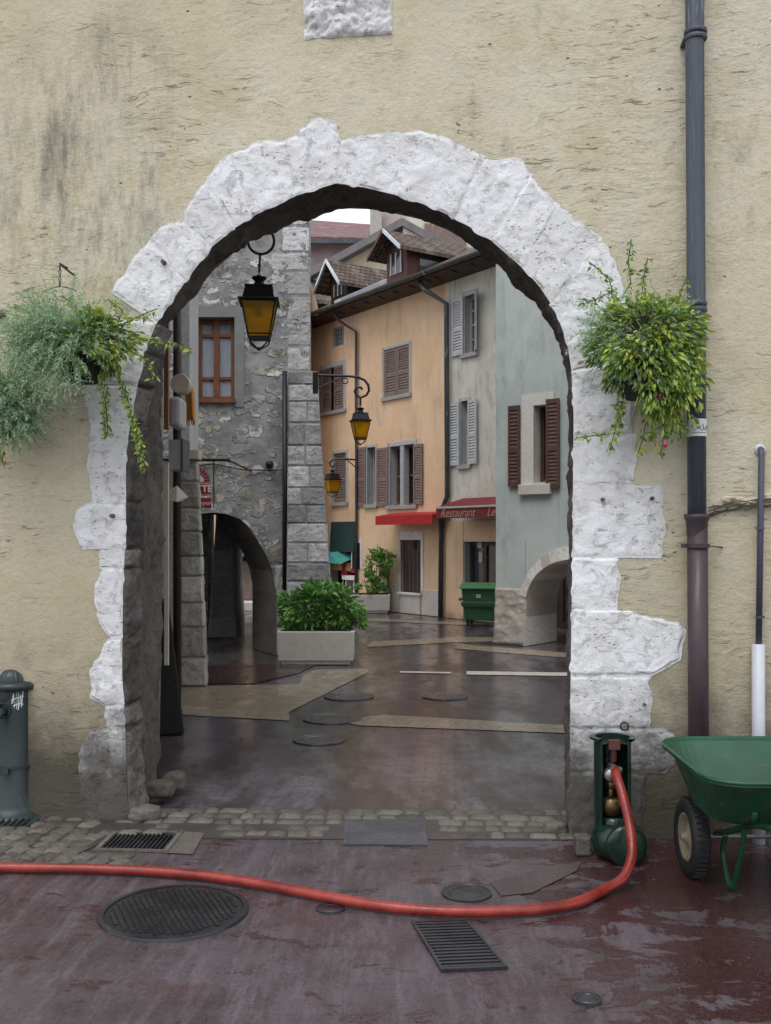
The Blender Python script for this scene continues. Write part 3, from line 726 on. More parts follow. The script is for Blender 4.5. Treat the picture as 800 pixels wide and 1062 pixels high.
c = gp(178, 824); boulder('corner_stone', Vector((c.x+.02, c.y, .085)), .075, .08, .065, m_jamb, 'small dark stone farthest inside the left jamb', 6)
c = gp(576, 862); boulder('corner_stone', Vector((c.x, c.y, .02)), .07, .055, .04, m_cobble, 'pale stone lump at the right end of the cobble strip by the arch foot', 9)

# ================================================================== WALL FITTINGS
def wq(px, py, out=0):                       # world point on the wall, out metres in front
    s_, z_ = W.s(px, out), W.z(px, py, out); return W((s_, -out, z_))
def scroll(cx_, cz_, r0, turns, a0, n=40, shrink=.25, sgn=1):
    out = []
    for k in range(n+1):
        a = a0+sgn*turns*2*math.pi*k/n; r = r0*(1-(1-shrink)*k/n); out.append((cx_+r*math.cos(a), cz_+r*math.sin(a)))
    return out
# main drainpipe
sp = W.s(723, .09)
t = thing('drainpipe', W((sp, -.09, 0)), 'tall grey drainpipe with brown lower half on the stucco wall right of the arch', 'drainpipe')
zc = W.z(723, 537, .09); rp = .051
m = MB(W); m.tube([(sp-.012, -.09, ZT), (sp-.012, -.09, 4.4), (sp-.004, -.09, 3.0), (sp, -.09, zc)], rp, 20); obj('upper_pipe', m, m_zinc, t, smooth=True)
m = MB(W); m.tube([(sp+.002, -.09, zc-.02), (sp+.012, -.09, .0)], .056, 20)
m.lathe([(.055, zc-.10), (.060, zc-.02), (.070, zc), (.070, zc+.02), (.052, zc+.02)], (sp, -.09, 0), 'z', 20); obj('lower_pipe', m, m_rust, t, smooth=True)
for py in (40, 322):
    zz = W.z(723, py, .09); m = MB(W)
    for dz in (0, .035): m.lathe([(.050, zz+dz-.016), (.062, zz+dz-.010), (.064, zz+dz), (.062, zz+dz+.010), (.050, zz+dz+.016)], (sp-.008, -.09, 0), 'z', 20)
    m.box((sp-.075, -.1, zz-.008), (sp-.05, 0, zz+.008)); obj('collar', m, m_zinc, t, smooth=False)
zz = W.z(723, 566, .09); m = MB(W); m.lathe([(.056, zz-.012), (.064, zz-.012), (.064, zz+.012), (.056, zz+.012)], (sp+.004, -.09, 0), 'z', 20)
m.box((sp-.085, -.098, zz-.012), (sp-.055, -.08, zz+.012)); m.tube([(sp+.06, -.09, zz), (sp+.16, -.0, zz-.01)], .004, 6); obj('clamp', m, m_rust, t)
zz0, zz1 = W.z(723, 452, .145), W.z(723, 434, .145)
m = MB(W); m.lathe([(.0522, zz0), (.0525, zz1)], (sp, -.09, 0), 'z', 20, a0=190, a1=350); st = obj('sticker', m, m_sticker, t, smooth=True)
m = MB(W)
for k in range(9):
    a = R(222+k*12); p = (sp+.0545*math.cos(a), -.09+.0545*math.sin(a)); zz = (zz0+zz1)/2
    m.tube([(p[0], p[1], zz+.02*math.sin(k*2.3)), (p[0]+.005, p[1], zz-.012), (p[0]+.009, p[1], zz+.014*math.cos(k*1.7))], .0016, 4)
m.tube([(sp+.0545*math.cos(R(a)), -.09+.0545*math.sin(R(a)), zz0+.02) for a in range(222, 322, 12)], .0012, 4)
o = obj('writing', m, m_ink, st)
# thin pipe on the right
t = thing('conduit', W((W.s(789, .04), -.04, 0)), 'thin purplish pipe with pale plastic sleeve below, on the wall at the right edge', 'pipe')
s2 = W.s(790, .05); s3 = W.s(787, .05); z1, z2 = W.z(790, 467, .05), W.z(788, 668, .05)
m = MB(W); m.tube([(s2+.005, .02, z1+.006), (s2+.003, -.03, z1+.004), (s2, -.05, z1-.03), (s3, -.05, z2-.03)], .0175, 12); obj('pipe', m, m_purple, t, smooth=True)
m = MB(W); m.lathe([(.018, -.012), (.032, -.010), (.034, 0)], (s2+.005, 0, z1+.006), 'y', 16); obj('wall_flange', m, m_sleeve, t, smooth=True)
m = MB(W); m.tube([(s3-.002, -.05, z2), (s3, -.05, .0)], .036, 16); obj('sleeve', m, m_sleeve, t, smooth=True)
for py in (548, 640):
    m = MB(W); zz = W.z(788, py, .05); m.lathe([(.018, zz-.006), (.025, zz-.006), (.025, zz+.006), (.018, zz+.006)], ((s2+s3)/2, -.05, 0), 'z', 12)
    obj('clip', m, m_purple, t)
# ring and spike on the wall above the hydrant
p = fp(647, 752); m = MB(W)
m.tube([(p.x+.022*math.cos(a*.42), -.035, p.z+.022*math.sin(a*.42)) for a in range(16)], .005, 6); m.tube([(p.x, 0.02, p.z+.02), (p.x, -.04, p.z+.02)], .005, 6)
o = obj('wall_ring', m, m_black, loc=W((p.x, 0, p.z))); tag(o, 'small dark iron ring fixed to the white stone just above the green hydrant', 'iron ring')

# lanterns ---------------------------------------------------------------------
def lantern(name, c, h, rot, label, group=None):
    """c is the point under the hanging rod; h the height of the whole lantern"""
    t = thing(name, c, label, 'lantern', group); ca, sa = math.cos(rot), math.sin(rot)
    def tf(p): return Vector((c[0]+(p[0]*ca-p[1]*sa)*h, c[1]+(p[0]*sa+p[1]*ca)*h, c[2]+p[2]*h))
    def frus(m, w0, z0, w1, z1): m.hexa([(-w0,-w0,z0),(w0,-w0,z0),(w0,w0,z0),(-w0,w0,z0)], [(-w1,-w1,z1),(w1,-w1,z1),(w1,w1,z1),(-w1,w1,z1)])
    m = MB(tf); frus(m, .255, -.385, .255, -.365); frus(m, .245, -.365, .20, -.345); frus(m, .20, -.345, .165, -.20); frus(m, .175, -.20, .175, -.185)
    m.lathe([(.12, -.185), (.07, -.14), (.055, -.11), (.095, -.075), (.10, -.06), (.04, -.045), (.018, -.02), (.0001, -.02)], n=16)
    obj('hood', m, m_black if h > .5 else m_zinc, t)
    m = MB(tf)
    for sx in (-1, 1):
        for sy in (-1, 1):
            m.tube([(sx*.215, sy*.215, -.385), (sx*.13, sy*.13, -.84)], .011, 6); m.tube([(sx*.13, sy*.13, -.84), (sx*.11, sy*.11, -.90), (sx*.03, sy*.03, -.965)], .010, 6)
    frus(m, .135, -.85, .14, -.83)
    for z_, w_ in ((-.395, .21), (-.80, .14)):
        for a in range(4):
            q = [(-w_, -w_), (w_, -w_), (w_, w_), (-w_, w_), (-w_, -w_)]; m.tube([(q[a][0], q[a][1], z_), (q[a+1][0], q[a+1][1], z_)], .009, 4)
    m.lathe([(.0001, -1.0), (.03, -.985), (.03, -.955), (.0001, -.95)], n=10); obj('cage', m, m_black, t)
    for a in range(4):
        m = MB(tf); q = [((-1,-1),(1,-1)), ((1,-1),(1,1)), ((1,1),(-1,1)), ((-1,1),(-1,-1))][a]
        (ax, ay), (bx, by) = q; m.poly([(ax*.206, ay*.206, -.40), (bx*.206, by*.206, -.40), (bx*.128, by*.128, -.83), (ax*.128, ay*.128, -.83)])
        obj('pane', m, m_amber, t)
    m = MB(tf); m.lathe([(.0001, -.58), (.045, -.55), (.05, -.48), (.03, -.40), (.03, -.38)], n=12); obj('bulb', m, m_wood, t, smooth=True)
    return t
# nearest lantern: scroll bracket fixed to the back of the gateway wall
YL = 7.15; c = at(269, 283, YL); top = at(270, 263, YL)
t = lantern('wall_lantern', c, (364-283)/F*YL, R(4), 'large black lantern with amber panes hanging from an iron ring under the gateway arch')
m = MB(); cen = at(271, 250, YL); rr = 13.5/F*YL
m.tube([(cen.x+rr*math.cos(a), YL, cen.z+rr*math.sin(a)) for a in [R(-200+k*10) for k in range(37)]], .010, 8)
m.tube([top, c], .008, 8); m.lathe([(.006, -.01), (.016, 0), (.006, .012)], (c.x, YL, c.z+.055), 'z', 10)
m.tube([(cen.x+rr*math.cos(R(150)), YL, cen.z+rr*math.sin(R(150))), (cen.x-.05, YL-.1, cen.z+.10), (cen.x-.05, 6.75, cen.z+.12)], .010, 8)
m.tube([(cen.x, YL-.0, cen.z+.03), (cen.x-.03, YL-.02, cen.z+.05), (cen.x-.05, YL, cen.z+.08)], .008, 6)
obj('bracket', m, m_black, t)
# second lantern on the tower's buttress
YB = 14.1; c = at(374, 421, YB)
t = lantern('wall_lantern', c, (462-421)/F*YB, R(12), 'small amber lantern on a long scrolled iron arm from the stone tower', None)
m = MB(); k_ = YB/F
def q2(px, py, Y=YB): return at(px, py, Y)
arc = [q2(327, 389), q2(345, 389.5), q2(360, 390), q2(371, 391), q2(378, 394), q2(382, 399), q2(383, 405), q2(380, 410), q2(374, 412.5), q2(370, 410), q2(368, 406), q2(370, 402), q2(374, 401.5), q2(376, 404)]
m.tube(arc, .018, 8); m.tube([q2(374, 412), c], .014, 8); m.tube([q2(327, 404), q2(340, 398), q2(352, 393), q2(358, 392)], .010, 6)
m.tube([q2(358+3*math.cos(a*.6), 395+3*math.sin(a*.6)) for a in range(11)], .009, 6); m.box(q2(326, 408)-Vector((.02, .02, 0)), q2(328.5, 386)+Vector((.02, .05, 0)))
obj('bracket', m, m_black, t)

# hanging plants ----------------------------------------------------------------
def leaf(m, p, d, up, L_, wd, mi, fold=.25):
    d = d.normalized(); s_ = d.cross(up)
    if s_.length < 1e-3: s_ = d.orthogonal()
    s_.normalize(); n_ = s_.cross(d)
    a = m.v(p); b = m.v(p+d*L_*.5+s_*wd*.5+n_*wd*fold); e = m.v(p+d*L_); g = m.v(p+d*L_*.5-s_*wd*.5+n_*wd*fold); h = m.v(p+d*L_*.5)
    m.f((a, b, h), mi); m.f((b, e, h), mi); m.f((h, e, g), mi); m.f((a, h, g), mi)
def rv(r): 
    while True:
        v = Vector((r.uniform(-1, 1), r.uniform(-1, 1), r.uniform(-1, 1)))
        if .05 < v.length < 1: return v
def cloud(m, r, c, rad, n, L_, wd, mis, droop=.6, shell=.5, stems=None, out=1.0, clump=0):
    cl = [rv(r) for _ in range(clump)] if clump else None
    for _ in range(n):
        v = rv(r)
        if cl: v = r.choice(cl)*.85 + rv(r)*.3
        if v.length < shell: v = v.normalized()*r.uniform(shell, 1)
        p = c+Vector((v.x*rad[0], v.y*rad[1], v.z*rad[2]))
        d = v.normalized()*out+Vector((r.uniform(-.6, .6), r.uniform(-.6, .6), r.uniform(-.3, .3)-droop))
        k = r.uniform(.65, 1.3); leaf(m, p, d, rv(r), L_*k, wd*k, r.choice(mis))
        if stems is not None and r.random() < .12: stems.tube([c+(p-c)*.3, c+(p-c)*.7+Vector((0, 0, .03)), p], .0025, 4)
def vine(m, stems, r, pts, step, L_, wd, mis, spread=.03):
    Pn = [Vector(p) for p in pts]; stems.tube(Pn, .003, 4)
    for a, b in zip(Pn, Pn[1:]):
        n = max(1, int((b-a).length/step))
        for k in range(n):
            p = a.lerp(b, (k+r.random())/n)
            for _ in range(2):
                d = Vector((r.uniform(-1, 1), r.uniform(-1, .3), r.uniform(-1.3, .2))); leaf(m, p+rv(r)*spread, d, rv(r), L_*r.uniform(.7, 1.2), wd, r.choice(mis))
def spiky(m, r, c, dirs, L_, n):
    """feathery grey green sprays: arching stems set with thin leaves"""
    for _ in range(n):
        d = Vector((r.gauss(dirs[0], .55), r.gauss(dirs[1], .45), r.gauss(dirs[2], .5))).normalized(); ln = L_*r.uniform(.5, 1.15); p = c+rv(r)*.08; v = d.copy()
        for k in range(int(ln/.012)):
            v = (v+Vector((0, 0, -.035))).normalized(); p = p+v*.012
            if p.y > W.O.y-.02-math.tan(R(6))*p.x: break
            for _ in range(2): leaf(m, p, v*.6+rv(r)*.8, rv(r), .024, .0055, 2 if r.random() < .93 else 1)
FM = [m_leafy, m_leafm, m_leafg, m_flower]
def pot(t, c, r_, h):
    m = MB(); m.lathe([(.0001, -h), (r_*.75, -h), (r_, 0), (r_*1.06, 0), (r_*1.06, -.02), (r_*.9, -.02), (.0001, -.03)], tuple(c), 'z', 20); obj('pot', m, m_dark, t, smooth=False)
# right basket
r = random.Random(11); c = wq(668, 372, .24)
t = thing('hanging_basket', c, 'bushy yellow green fuchsia basket on the wall right of the arch, trailing over the drainpipe', 'hanging basket', 'hanging baskets on the gateway wall')
pot(t, c-Vector((0, 0, .02)), .13, .2)
m = MB(); st = MB()
cloud(m, r, c+Vector((.02, -.02, .12)), (.30, .17, .22), 1500, .048, .020, [0, 0, 0, 1, 1, 0, 2], .6, .6, st, clump=44)
cloud(m, r, c+Vector((-.01, -.12, .0)), (.26, .08, .20), 900, .048, .020, [0, 0, 0, 1, 1, 2], 1.0, .3, clump=30)
cloud(m, r, c+Vector((.06, -.10, -.18)), (.16, .08, .16), 420, .046, .018, [0, 0, 1, 1], 1.3, .3, clump=16)
cloud(m, r, c+Vector((.17, -.01, -.14)), (.17, .14, .32), 1100, .048, .019, [0, 0, 1, 1, 0], 1.2, .35, st, clump=26)
cloud(m, r, c+Vector((-.1, -.02, .0)), (.24, .12, .19), 700, .045, .017, [0, 1, 1, 2], .8, .5, clump=18)
spiky(m, r, c+Vector((-.12, 0, .14)), (-.7, -.2, .3), .30, 70); spiky(m, r, c+Vector((.08, 0, .16)), (.4, -.2, .6), .24, 34)
for pts in ([(655,300),(652,270),(655,248)], [(640,320),(632,290),(612,272)], [(665,310),(668,285),(672,268)], [(700,330),(707,300),(712,288)], [(640,300),(615,312),(600,310)]):
    vine(m, st, r, [wq(*p, .2) for p in pts], .012, .036, .015, [0, 1, 1], .018)
for pts in ([(650,400),(640,440),(633,465)], [(632,450),(615,452),(598,454)], [(672,420),(668,450),(662,470)], [(688,420),(690,450),(685,472)], [(700,420),(708,440),(706,455)], [(645,395),(640,420),(646,445)], [(680,430),(676,450),(680,462)]):
    vine(m, st, r, [wq(*p, .18) for p in pts], .010, .040, .016, [0, 0, 1], .022)
for (px, py) in ((698, 387), (685, 410), (690, 460)):
    p = wq(px, py, .33); m.lathe([(.001, .02), (.010, .01), (.014, -.006), (.006, -.02), (.001, -.022)], tuple(p), 'z', 8, mi=3)
obj('foliage', m, FM, t, fixn=False); obj('stems', st, m_stem, t)
# left nearer-to-arch basket
r = random.Random(12); c = wq(85, 368, .22)
t = thing('hanging_basket', c, 'grey green feathery hanging basket beside the left side of the arch with yellow green trailers', 'hanging basket', 'hanging baskets on the gateway wall')
pot(t, c, .13, .16); m = MB(); st = MB()
spiky(m, r, c+Vector((-.1, -.02, .06)), (-.5, -.35, .42), .38, 420); spiky(m, r, c+Vector((.04, -.02, .08)), (.0, -.4, .5), .28, 130); spiky(m, r, c+Vector((-.05, -.08, .0)), (-.35, -.8, .0), .34, 130)
cloud(m, r, c+Vector((.12, -.05, .08)), (.23, .13, .17), 1050, .042, .017, [0, 0, 0, 1, 1], .6, .4, st, clump=36)
cloud(m, r, c+Vector((.0, -.13, .0)), (.2, .06, .12), 420, .040, .016, [0, 0, 1, 2], .8, .3, clump=14)
cloud(m, r, c+Vector((-.12, -.12, .03)), (.22, .06, .12), 220, .036, .014, [0, 1, 2], .7, .3, clump=9)
cloud(m, r, c+Vector((.17, 0, -.02)), (.15, .12, .12), 420, .040, .016, [0, 0, 1], 1, .3, clump=18)
for pts in ([(110,345),(140,330),(163,320)], [(125,350),(160,352),(200,362)], [(130,360),(150,372),(160,392)], [(118,370),(130,410),(140,440),(147,470),(150,490)], [(130,400),(136,430),(145,460),(148,480)], [(112,400),(108,430),(110,455)], [(105,395),(110,420),(112,450)], [(80,325),(72,312),(66,308)], [(120,340),(128,322),(112,310)]):
    vine(m, st, r, [wq(*p, .2) for p in pts], .010, .038, .015, [0, 0, 1], .02)
obj('foliage', m, FM, t, fixn=False); obj('stems', st, m_stem, t)
m = MB(W); p0 = fp(77, 285); m.tube([(p0.x, .02, p0.z), (p0.x, -.06, p0.z), (p0.x, -.2, p0.z+.012), (p0.x+.055, -.22, p0.z-.02)], .006, 6)
for k in range(5):
    zz = p0.z-.012-k*.024; m.tube([(p0.x+(.007*math.cos(a*.7) if k % 2 else 0), -.2+(0 if k % 2 else .007*math.cos(a*.7)), zz+.015*math.sin(a*.7)) for a in range(10)], .0025, 5)
m.tube([(p0.x-.10+.02*k, -.2, p0.z-.15+.028*math.sin(math.pi*k/10)) for k in range(11)], .0035, 5)
obj('hook', m, m_black, t)
# far left basket
r = random.Random(13); c = wq(12, 425, .22)
t = thing('hanging_basket', c, 'grey green feathery hanging basket cut by the left edge of the photo', 'hanging basket', 'hanging baskets on the gateway wall')
pot(t, c, .13, .16); m = MB(); st = MB()
spiky(m, r, c+Vector((0, -.02, .02)), (.15, -.5, .35), .30, 420); spiky(m, r, c+Vector((.04, -.05, -.04)), (.3, -.7, -.1), .24, 170); spiky(m, r, c+Vector((-.2, -.02, .02)), (0, -.4, .45), .34, 120)
cloud(m, r, c+Vector((-.05, -.08, -.05)), (.2, .1, .12), 170, .036, .013, [0, 1], .6, .4, st, clump=9)
for pts in ([(8,440),(4,465),(2,482)], [(20,430),(32,440),(38,450)]): vine(m, st, r, [wq(*p, .2) for p in pts], .014, .036, .014, [0, 1], .02)
obj('foliage', m, FM, t, fixn=False); obj('stems', st, m_stem, t)

# ================================================================== STREET FURNITURE NEAR THE WALL
# drinking fountain at left
c = gp(15, 846); hF = (846-692)/F*c.y; r_ = .118
t = thing('water_post', (c.x, c.y, 0), 'dark green cast iron drinking fountain post with domed cap at the left edge', 'fountain')
m = MB(); m.lathe([(r_*1.55, 0), (r_*1.55, .02), (r_*1.35, .03), (r_*1.1, .05), (r_, .075), (r_, hF*.86)], (c.x, c.y, 0), 'z', 36); obj('body', m, m_blueg, t, smooth=True)
m = MB(); zz = hF*.86
R0 = m.lathe([(r_*1.0, zz-.005), (r_*1.25, zz), (r_*1.3, zz+.03), (r_*1.15, zz+.045), (r_*.8, zz+.05)], (c.x, c.y, 0), 'z', 36)
n1 = 72; rings = []
for i in range(9):
    a = math.pi/2*i/8; row = []
    for k in range(n1):
        b = 2*math.pi*k/n1; rr = r_*(.78*math.cos(a))*(1+.05*math.cos(b*18)*(1-i/9))+.0001
        row.append(m.v((c.x+rr*math.cos(b), c.y+rr*math.sin(b), zz+.045+.085*math.sin(a))))
    rings.append(row)
for i in range(8):
    for k in range(n1): m.f((rings[i][k], rings[i][(k+1) % n1], rings[i+1][(k+1) % n1], rings[i+1][k]))
obj('cap', m, m_blueg, t, smooth=True)
m = MB(); m.tube([(c.x+r_*.9, c.y-.02, zz+.02), (c.x+r_*1.75, c.y-.03, zz+.022)], .011, 8); obj('crank', m, m_brass, t, smooth=True)
m = MB(); m.lathe([(.0001, -.02), (.02, -.015), (.02, .015), (.0001, .02)], (c.x+r_*1.8, c.y-.03, zz+.022), 'x', 12); obj('knob', m, m_brass, t, smooth=True)
zs = EYE-(742-HY)/F*(c.y-.15)
m = MB(); m.tube([(c.x-.02, c.y-r_*.8, zs+.02), (c.x-.025, c.y-.17, zs+.015), (c.x-.035, c.y-.215, zs-.01), (c.x-.045, c.y-.235, zs-.055)], [.03, .026, .024, .026], 12)
m.lathe([(.045, -.13), (.045, -.115), (.03, -.10)], (c.x-.02, c.y, zs+.02), 'y', 14); obj('spout', m, m_blueg, t, smooth=True)
zb = EYE-(797-HY)/F*(c.y-.12)
m = MB(); m.lathe([(r_, zb-.01), (r_+.012, zb-.008), (r_+.012, zb+.008), (r_, zb+.01)], (c.x, c.y, 0), 'z', 32); m.box((c.x-.03, c.y-r_-.04, zb-.03), (c.x+.02, c.y-r_, zb+.005)); obj('band', m, m_blueg, t)
m = MB(); m.box((c.x-.10-.05, c.y-.3, .0), (c.x+.19, c.y+.15, .018)); obj('base_plate', m, m_blueg, t, bevel=.006)
m = MB()
for i in range(9): m.box((c.x-.15+i*.036, c.y-.29, .018), (c.x-.135+i*.036, c.y-.15, .028))
obj('drip_grate', m, m_iron, t)
m = MB(); zg = zs+.085
def onpost(a, z_): return (c.x+(r_+.001)*math.sin(a), c.y-(r_+.001)*math.cos(a), z_)
m.tube([onpost(a, zg+dz) for a, dz in ((.25, -.02), (.32, .04), (.36, -.05), (.46, .045), (.46, -.055), (.56, .05), (.55, -.06), (.66, .03), (.7, -.045), (.78, .05))], .0035, 5)
m.tube([onpost(a, zg+dz) for a, dz in ((.22, .0), (.5, .012), (.82, .02))], .003, 5); m.tube([onpost(a, zg+dz) for a, dz in ((.3, -.035), (.6, -.02), (.8, -.03))], .003, 5)
obj('graffiti', m, m_graf, t)
m = MB(); m.lathe([(.0001, -.006), (.03, -.004), (.035, 0)], (c.x-.02, c.y-r_-.001, zs+.11), 'y', 16); m.lathe([(.0001, -.006), (.02, -.004), (.02, 0)], (c.x-.02, c.y-r_-.001, zs+.16), 'y', 16); obj('badge', m, m_blueg, t)

# hydrant: an open half tube with valve, gauge and round foot
c = gp(638, 890); c = Vector((c.x, c.y+.06, 0)); Yh = c.y
k_ = Yh/F; xh = c.x
zt = EYE-(766-HY)*k_; zb = EYE-(868-HY)*k_; rc = .098
t = thing('standpipe', (c.x, c.y, 0), 'dark green cast iron hydrant standpipe with an open front holding brass valves', 'hydrant')
m = MB(); m.lathe([(rc, .10), (rc, zt-.015), (rc+.012, zt-.004), (rc+.022, zt), (rc+.022, zt+.012), (rc-.006, zt+.012), (rc-.006, .10)], (xh, Yh, 0), 'z', 30, a0=-42, a1=222)
m.lathe([(.0001, zt-.02), (rc-.006, zt-.02)], (xh, Yh, 0), 'z', 30, a0=-42, a1=222)
for a in (-42, 222): p = (xh+rc*math.cos(R(a)), Yh+rc*math.sin(R(a))); m.tube([(p[0], p[1], .1), (p[0], p[1], zt)], .008, 6)
obj('casing', m, m_dgreen, t, smooth=False)
m = MB(); m.lathe([(.0001, .0), (.10, .0), (.125, .035), (.14, .085), (.13, .14), (.10, .175), (.085, .18)], (xh+.02, Yh-.03, 0), 'z', 32)
m.lathe([(.0001, -.165), (.085, -.165), (.105, -.155), (.11, -.14), (.10, -.12), (.09, -.05)], (xh+.035, Yh-.03, .10), 'y', 32); obj('foot', m, m_dgreen, t, smooth=True)
m = MB(); m.tube([(xh-.01, Yh, .15), (xh-.01, Yh, zt-.14)], .022, 12); m.lathe([(.02, .22), (.05, .23), (.055, .27), (.05, .31), (.02, .32)], (xh-.01, Yh-.03, 0), 'z', 18)
m.lathe([(.02, .36), (.035, .37), (.035, .40), (.02, .41)], (xh-.01, Yh-.02, 0), 'z', 6); obj('valve', m, m_brass, t, smooth=True)
m = MB(); m.lathe([(.0001, -.115), (.030, -.115), (.036, -.10), (.036, -.07), (.02, -.06)], (xh-.025, Yh+.02, .445), 'y', 20); obj('gauge', m, m_steel, t, smooth=True)
m = MB(); m.lathe([(.0001, .12), (.05, .13), (.065, .17), (.06, .21), (.02, .22)], (xh, Yh-.03, 0), 'z', 18); obj('bonnet', m, m_dgreen, t, smooth=True)
m = MB(); zv = EYE-(797-HY)*k_; m.tube([(xh-.01, Yh+.02, zv+.02), (xh-.005, Yh-.05, zv+.01), (xh+.0, Yh-.085, zv-.005)], .022, 12); m.lathe([(.03, zv+.0), (.034, zv+.005), (.034, zv+.02), (.026, zv+.03)], (xh, Yh-.085, 0), 'z', 16)
obj('coupling', m, m_steel, t, smooth=True)
m = MB(); m.tube([(xh, Yh+.03, zv+.03), (xh, Yh-.02, zv+.05), (xh, Yh-.03, zt-.03)], .018, 8); m.box((xh-.03, Yh-.05, zt-.05), (xh+.03, Yh-.02, zt-.0)); obj('lock_bar', m, m_redwood, t)
m = MB(); m.box((xh-.20, Yh-.03, .0), (xh-.12, Yh+.06, .10)); obj('mounting_block', m, m_cobble, t, bevel=.01); m = MB(); m.box((xh+.13, Yh-.02, 0), (xh+.19, Yh+.07, .08)); obj('mounting_block', m, m_cobble, t, bevel=.01)
# hose
pts = [Vector((xh, Yh-.085, zv+.01)), at(640, 806, 5.16), at(646, 825, 5.08), at(652, 850, 5.01), at(655.5, 874, 4.94), at(654, 894, 4.87), at(645, 912, 4.80)]
pts += [gp(px, py)+Vector((0, 0, .026)) for px, py in ((627, 928), (606, 939), (580, 946), (545, 950), (500, 951.5), (450, 950.5), (400, 946), (350, 938), (300, 928), (250, 919), (200, 912.5), (150, 908.5), (100, 906.5), (50, 905.5), (0, 905), (-80, 905), (-200, 900), (-400, 900))]
def catmull(P, n=8):
    out = []
    for i in range(len(P)-1):
        p0, p1, p2, p3 = P[max(i-1, 0)], P[i], P[i+1], P[min(i+2, len(P)-1)]
        for k in range(n):
            t_ = k/n; out.append(.5*((2*p1)+(p2-p0)*t_+(2*p0-5*p1+4*p2-p3)*t_*t_+(3*p1-p0-3*p2+p3)*t_**3))
    out.append(P[-1]); return out
m = MB(); m.tube(catmull(pts), .0245, 16); o = obj('hose', m, m_hose, loc=(gp(300, 928).x, gp(300, 928).y, 0), smooth=True)
tag(o, 'long red rubber hose curving from the green hydrant leftwards across the wet ground', 'hose')

# two wheeled barrow
wx, wy, wr = 1.545, 5.02, .193
t = thing('wheelbarrow', (1.85, 4.75, 0), 'green metal wheelbarrow with black pneumatic tyre parked against the wall at right', 'wheelbarrow')
def tray_ring(x0, x1, y0, y1, z, rad, n=6, tilt=0):
    out = []
    for (cx_, cy_, a0) in ((x1-rad, y1-rad, 0), (x0+rad, y1-rad, 90), (x0+rad, y0+rad, 180), (x1-rad, y0+rad, 270)):
        for k in range(n+1): a = R(a0+90*k/n); y_ = cy_+rad*math.sin(a); out.append((cx_+rad*math.cos(a), y_, z+tilt*(y_-y0)))
    return out
m = MB(); lv = [(1.52, 2.14, 4.52, 4.90, .405, .10, 0), (1.50, 2.16, 4.50, 4.93, .415, .11, 0), (1.42, 2.24, 4.28, 5.10, .645, .15, .02), (1.40, 2.26, 4.255, 5.12, .655, .16, .02), (1.385, 2.275, 4.24, 5.135, .648, .17, .02), (1.385, 2.275, 4.24, 5.135, .635, .17, .02)]
rg = [[m.v(p) for p in tray_ring(*l[:6], tilt=l[6])] for l in lv]; N_ = len(rg[0])
m.f(rg[0])
for a, b in zip(rg, rg[1:]):
    for k in range(N_): m.f((a[k], a[(k+1) % N_], b[(k+1) % N_], b[k]))
o = obj('tray', m, m_bgreen, t, smooth=False); sm = o.modifiers.new('s', 'SOLIDIFY'); sm.thickness = .004
m = MB(); m.tube([p for p in tray_ring(1.39, 2.27, 4.245, 5.13, .651, .165, tilt=.02)]+[tray_ring(1.39, 2.27, 4.245, 5.13, .651, .165, tilt=.02)[0]], .010, 8); obj('rim_bead', m, m_bgreen, t, smooth=True)
for x in (wx, 2.11):
    m = MB(); m.lathe([(wr*.60, -.034), (wr*.72, -.044), (wr*.9, -.042), (wr*.985, -.026), (wr, 0), (wr*.985, .026), (wr*.9, .042), (wr*.72, .044), (wr*.60, .034)], (x, wy, wr), 'x', 40)
    wh = obj('wheel', m, m_tyre, t, smooth=True)
    m = MB()
    for k in range(40):
        a = 2*math.pi*k/40; m.box((x-.026, wy+wr*1.0*math.cos(a)-.004, wr+wr*math.sin(a)-.004), (x+.026, wy+wr*math.cos(a)+.004, wr+wr*math.sin(a)+.004))
    obj('tread', m, m_tyre, wh)
    m = MB(); m.lathe([(.0001, -.055), (.016, -.055), (.022, -.04), (.03, -.03), (wr*.36, -.012), (wr*.46, -.014), (wr*.56, -.034), (wr*.62, -.036), (wr*.62, .036), (wr*.56, .034), (.03, .03), (.0001, .05)], (x, wy, wr), 'x', 30); obj('rim', m, m_hub, wh, smooth=True)
m = MB(); m.tube([(wx-.04, wy, wr), (2.15, wy, wr)], .011, 8); obj('axle', m, m_steel, t)
for x in (1.67, 1.99):
    m = MB(); m.tube(catmull([Vector((x, wy+.02, wr+.01)), Vector((x, wy-.25, .30)), Vector((x, 4.5, .40)), Vector((x+.0, 4.2, .47)), Vector((x, 3.75, .62))], 5), .015, 10); hb = obj('handle_bar', m, m_bgreen, t, smooth=True)
    m = MB(); m.tube([(x, 3.88, .575), (x, 3.72, .63)], .019, 10); obj('grip', m, m_tyre, hb, smooth=True)
    m = MB(); m.tube(catmull([Vector((x+.0, wy-.14, .25)), Vector((x, 4.93, .14)), Vector((x+.0, 4.85, .03)), Vector((x, 4.80, .015)), Vector((x, 4.76, .05)), Vector((x, 4.66, .25)), Vector((x, 4.62, .37))], 5), .013, 10); obj('leg', m, m_bgreen, t, smooth=True)
    m = MB(); m.tube([(x, 4.52, .39), (x+(-.03 if x < 1.8 else .03), 4.42, .48)], .013, 8); obj('strut', m, m_bgreen, t, smooth=True)
m = MB(); p = at(798, 824, 4.42); m.box((p.x-.02, p.y-.03, p.z-.02), (p.x+.05, p.y-.02, p.z+.025)); lab = obj('sticker', m, m_signred, t)
m = MB(); m.box((p.x-.018, p.y-.034, p.z-.016), (p.x+.01, p.y-.0305, p.z-.002)); obj('sticker_mark', m, m_signwhite, lab)

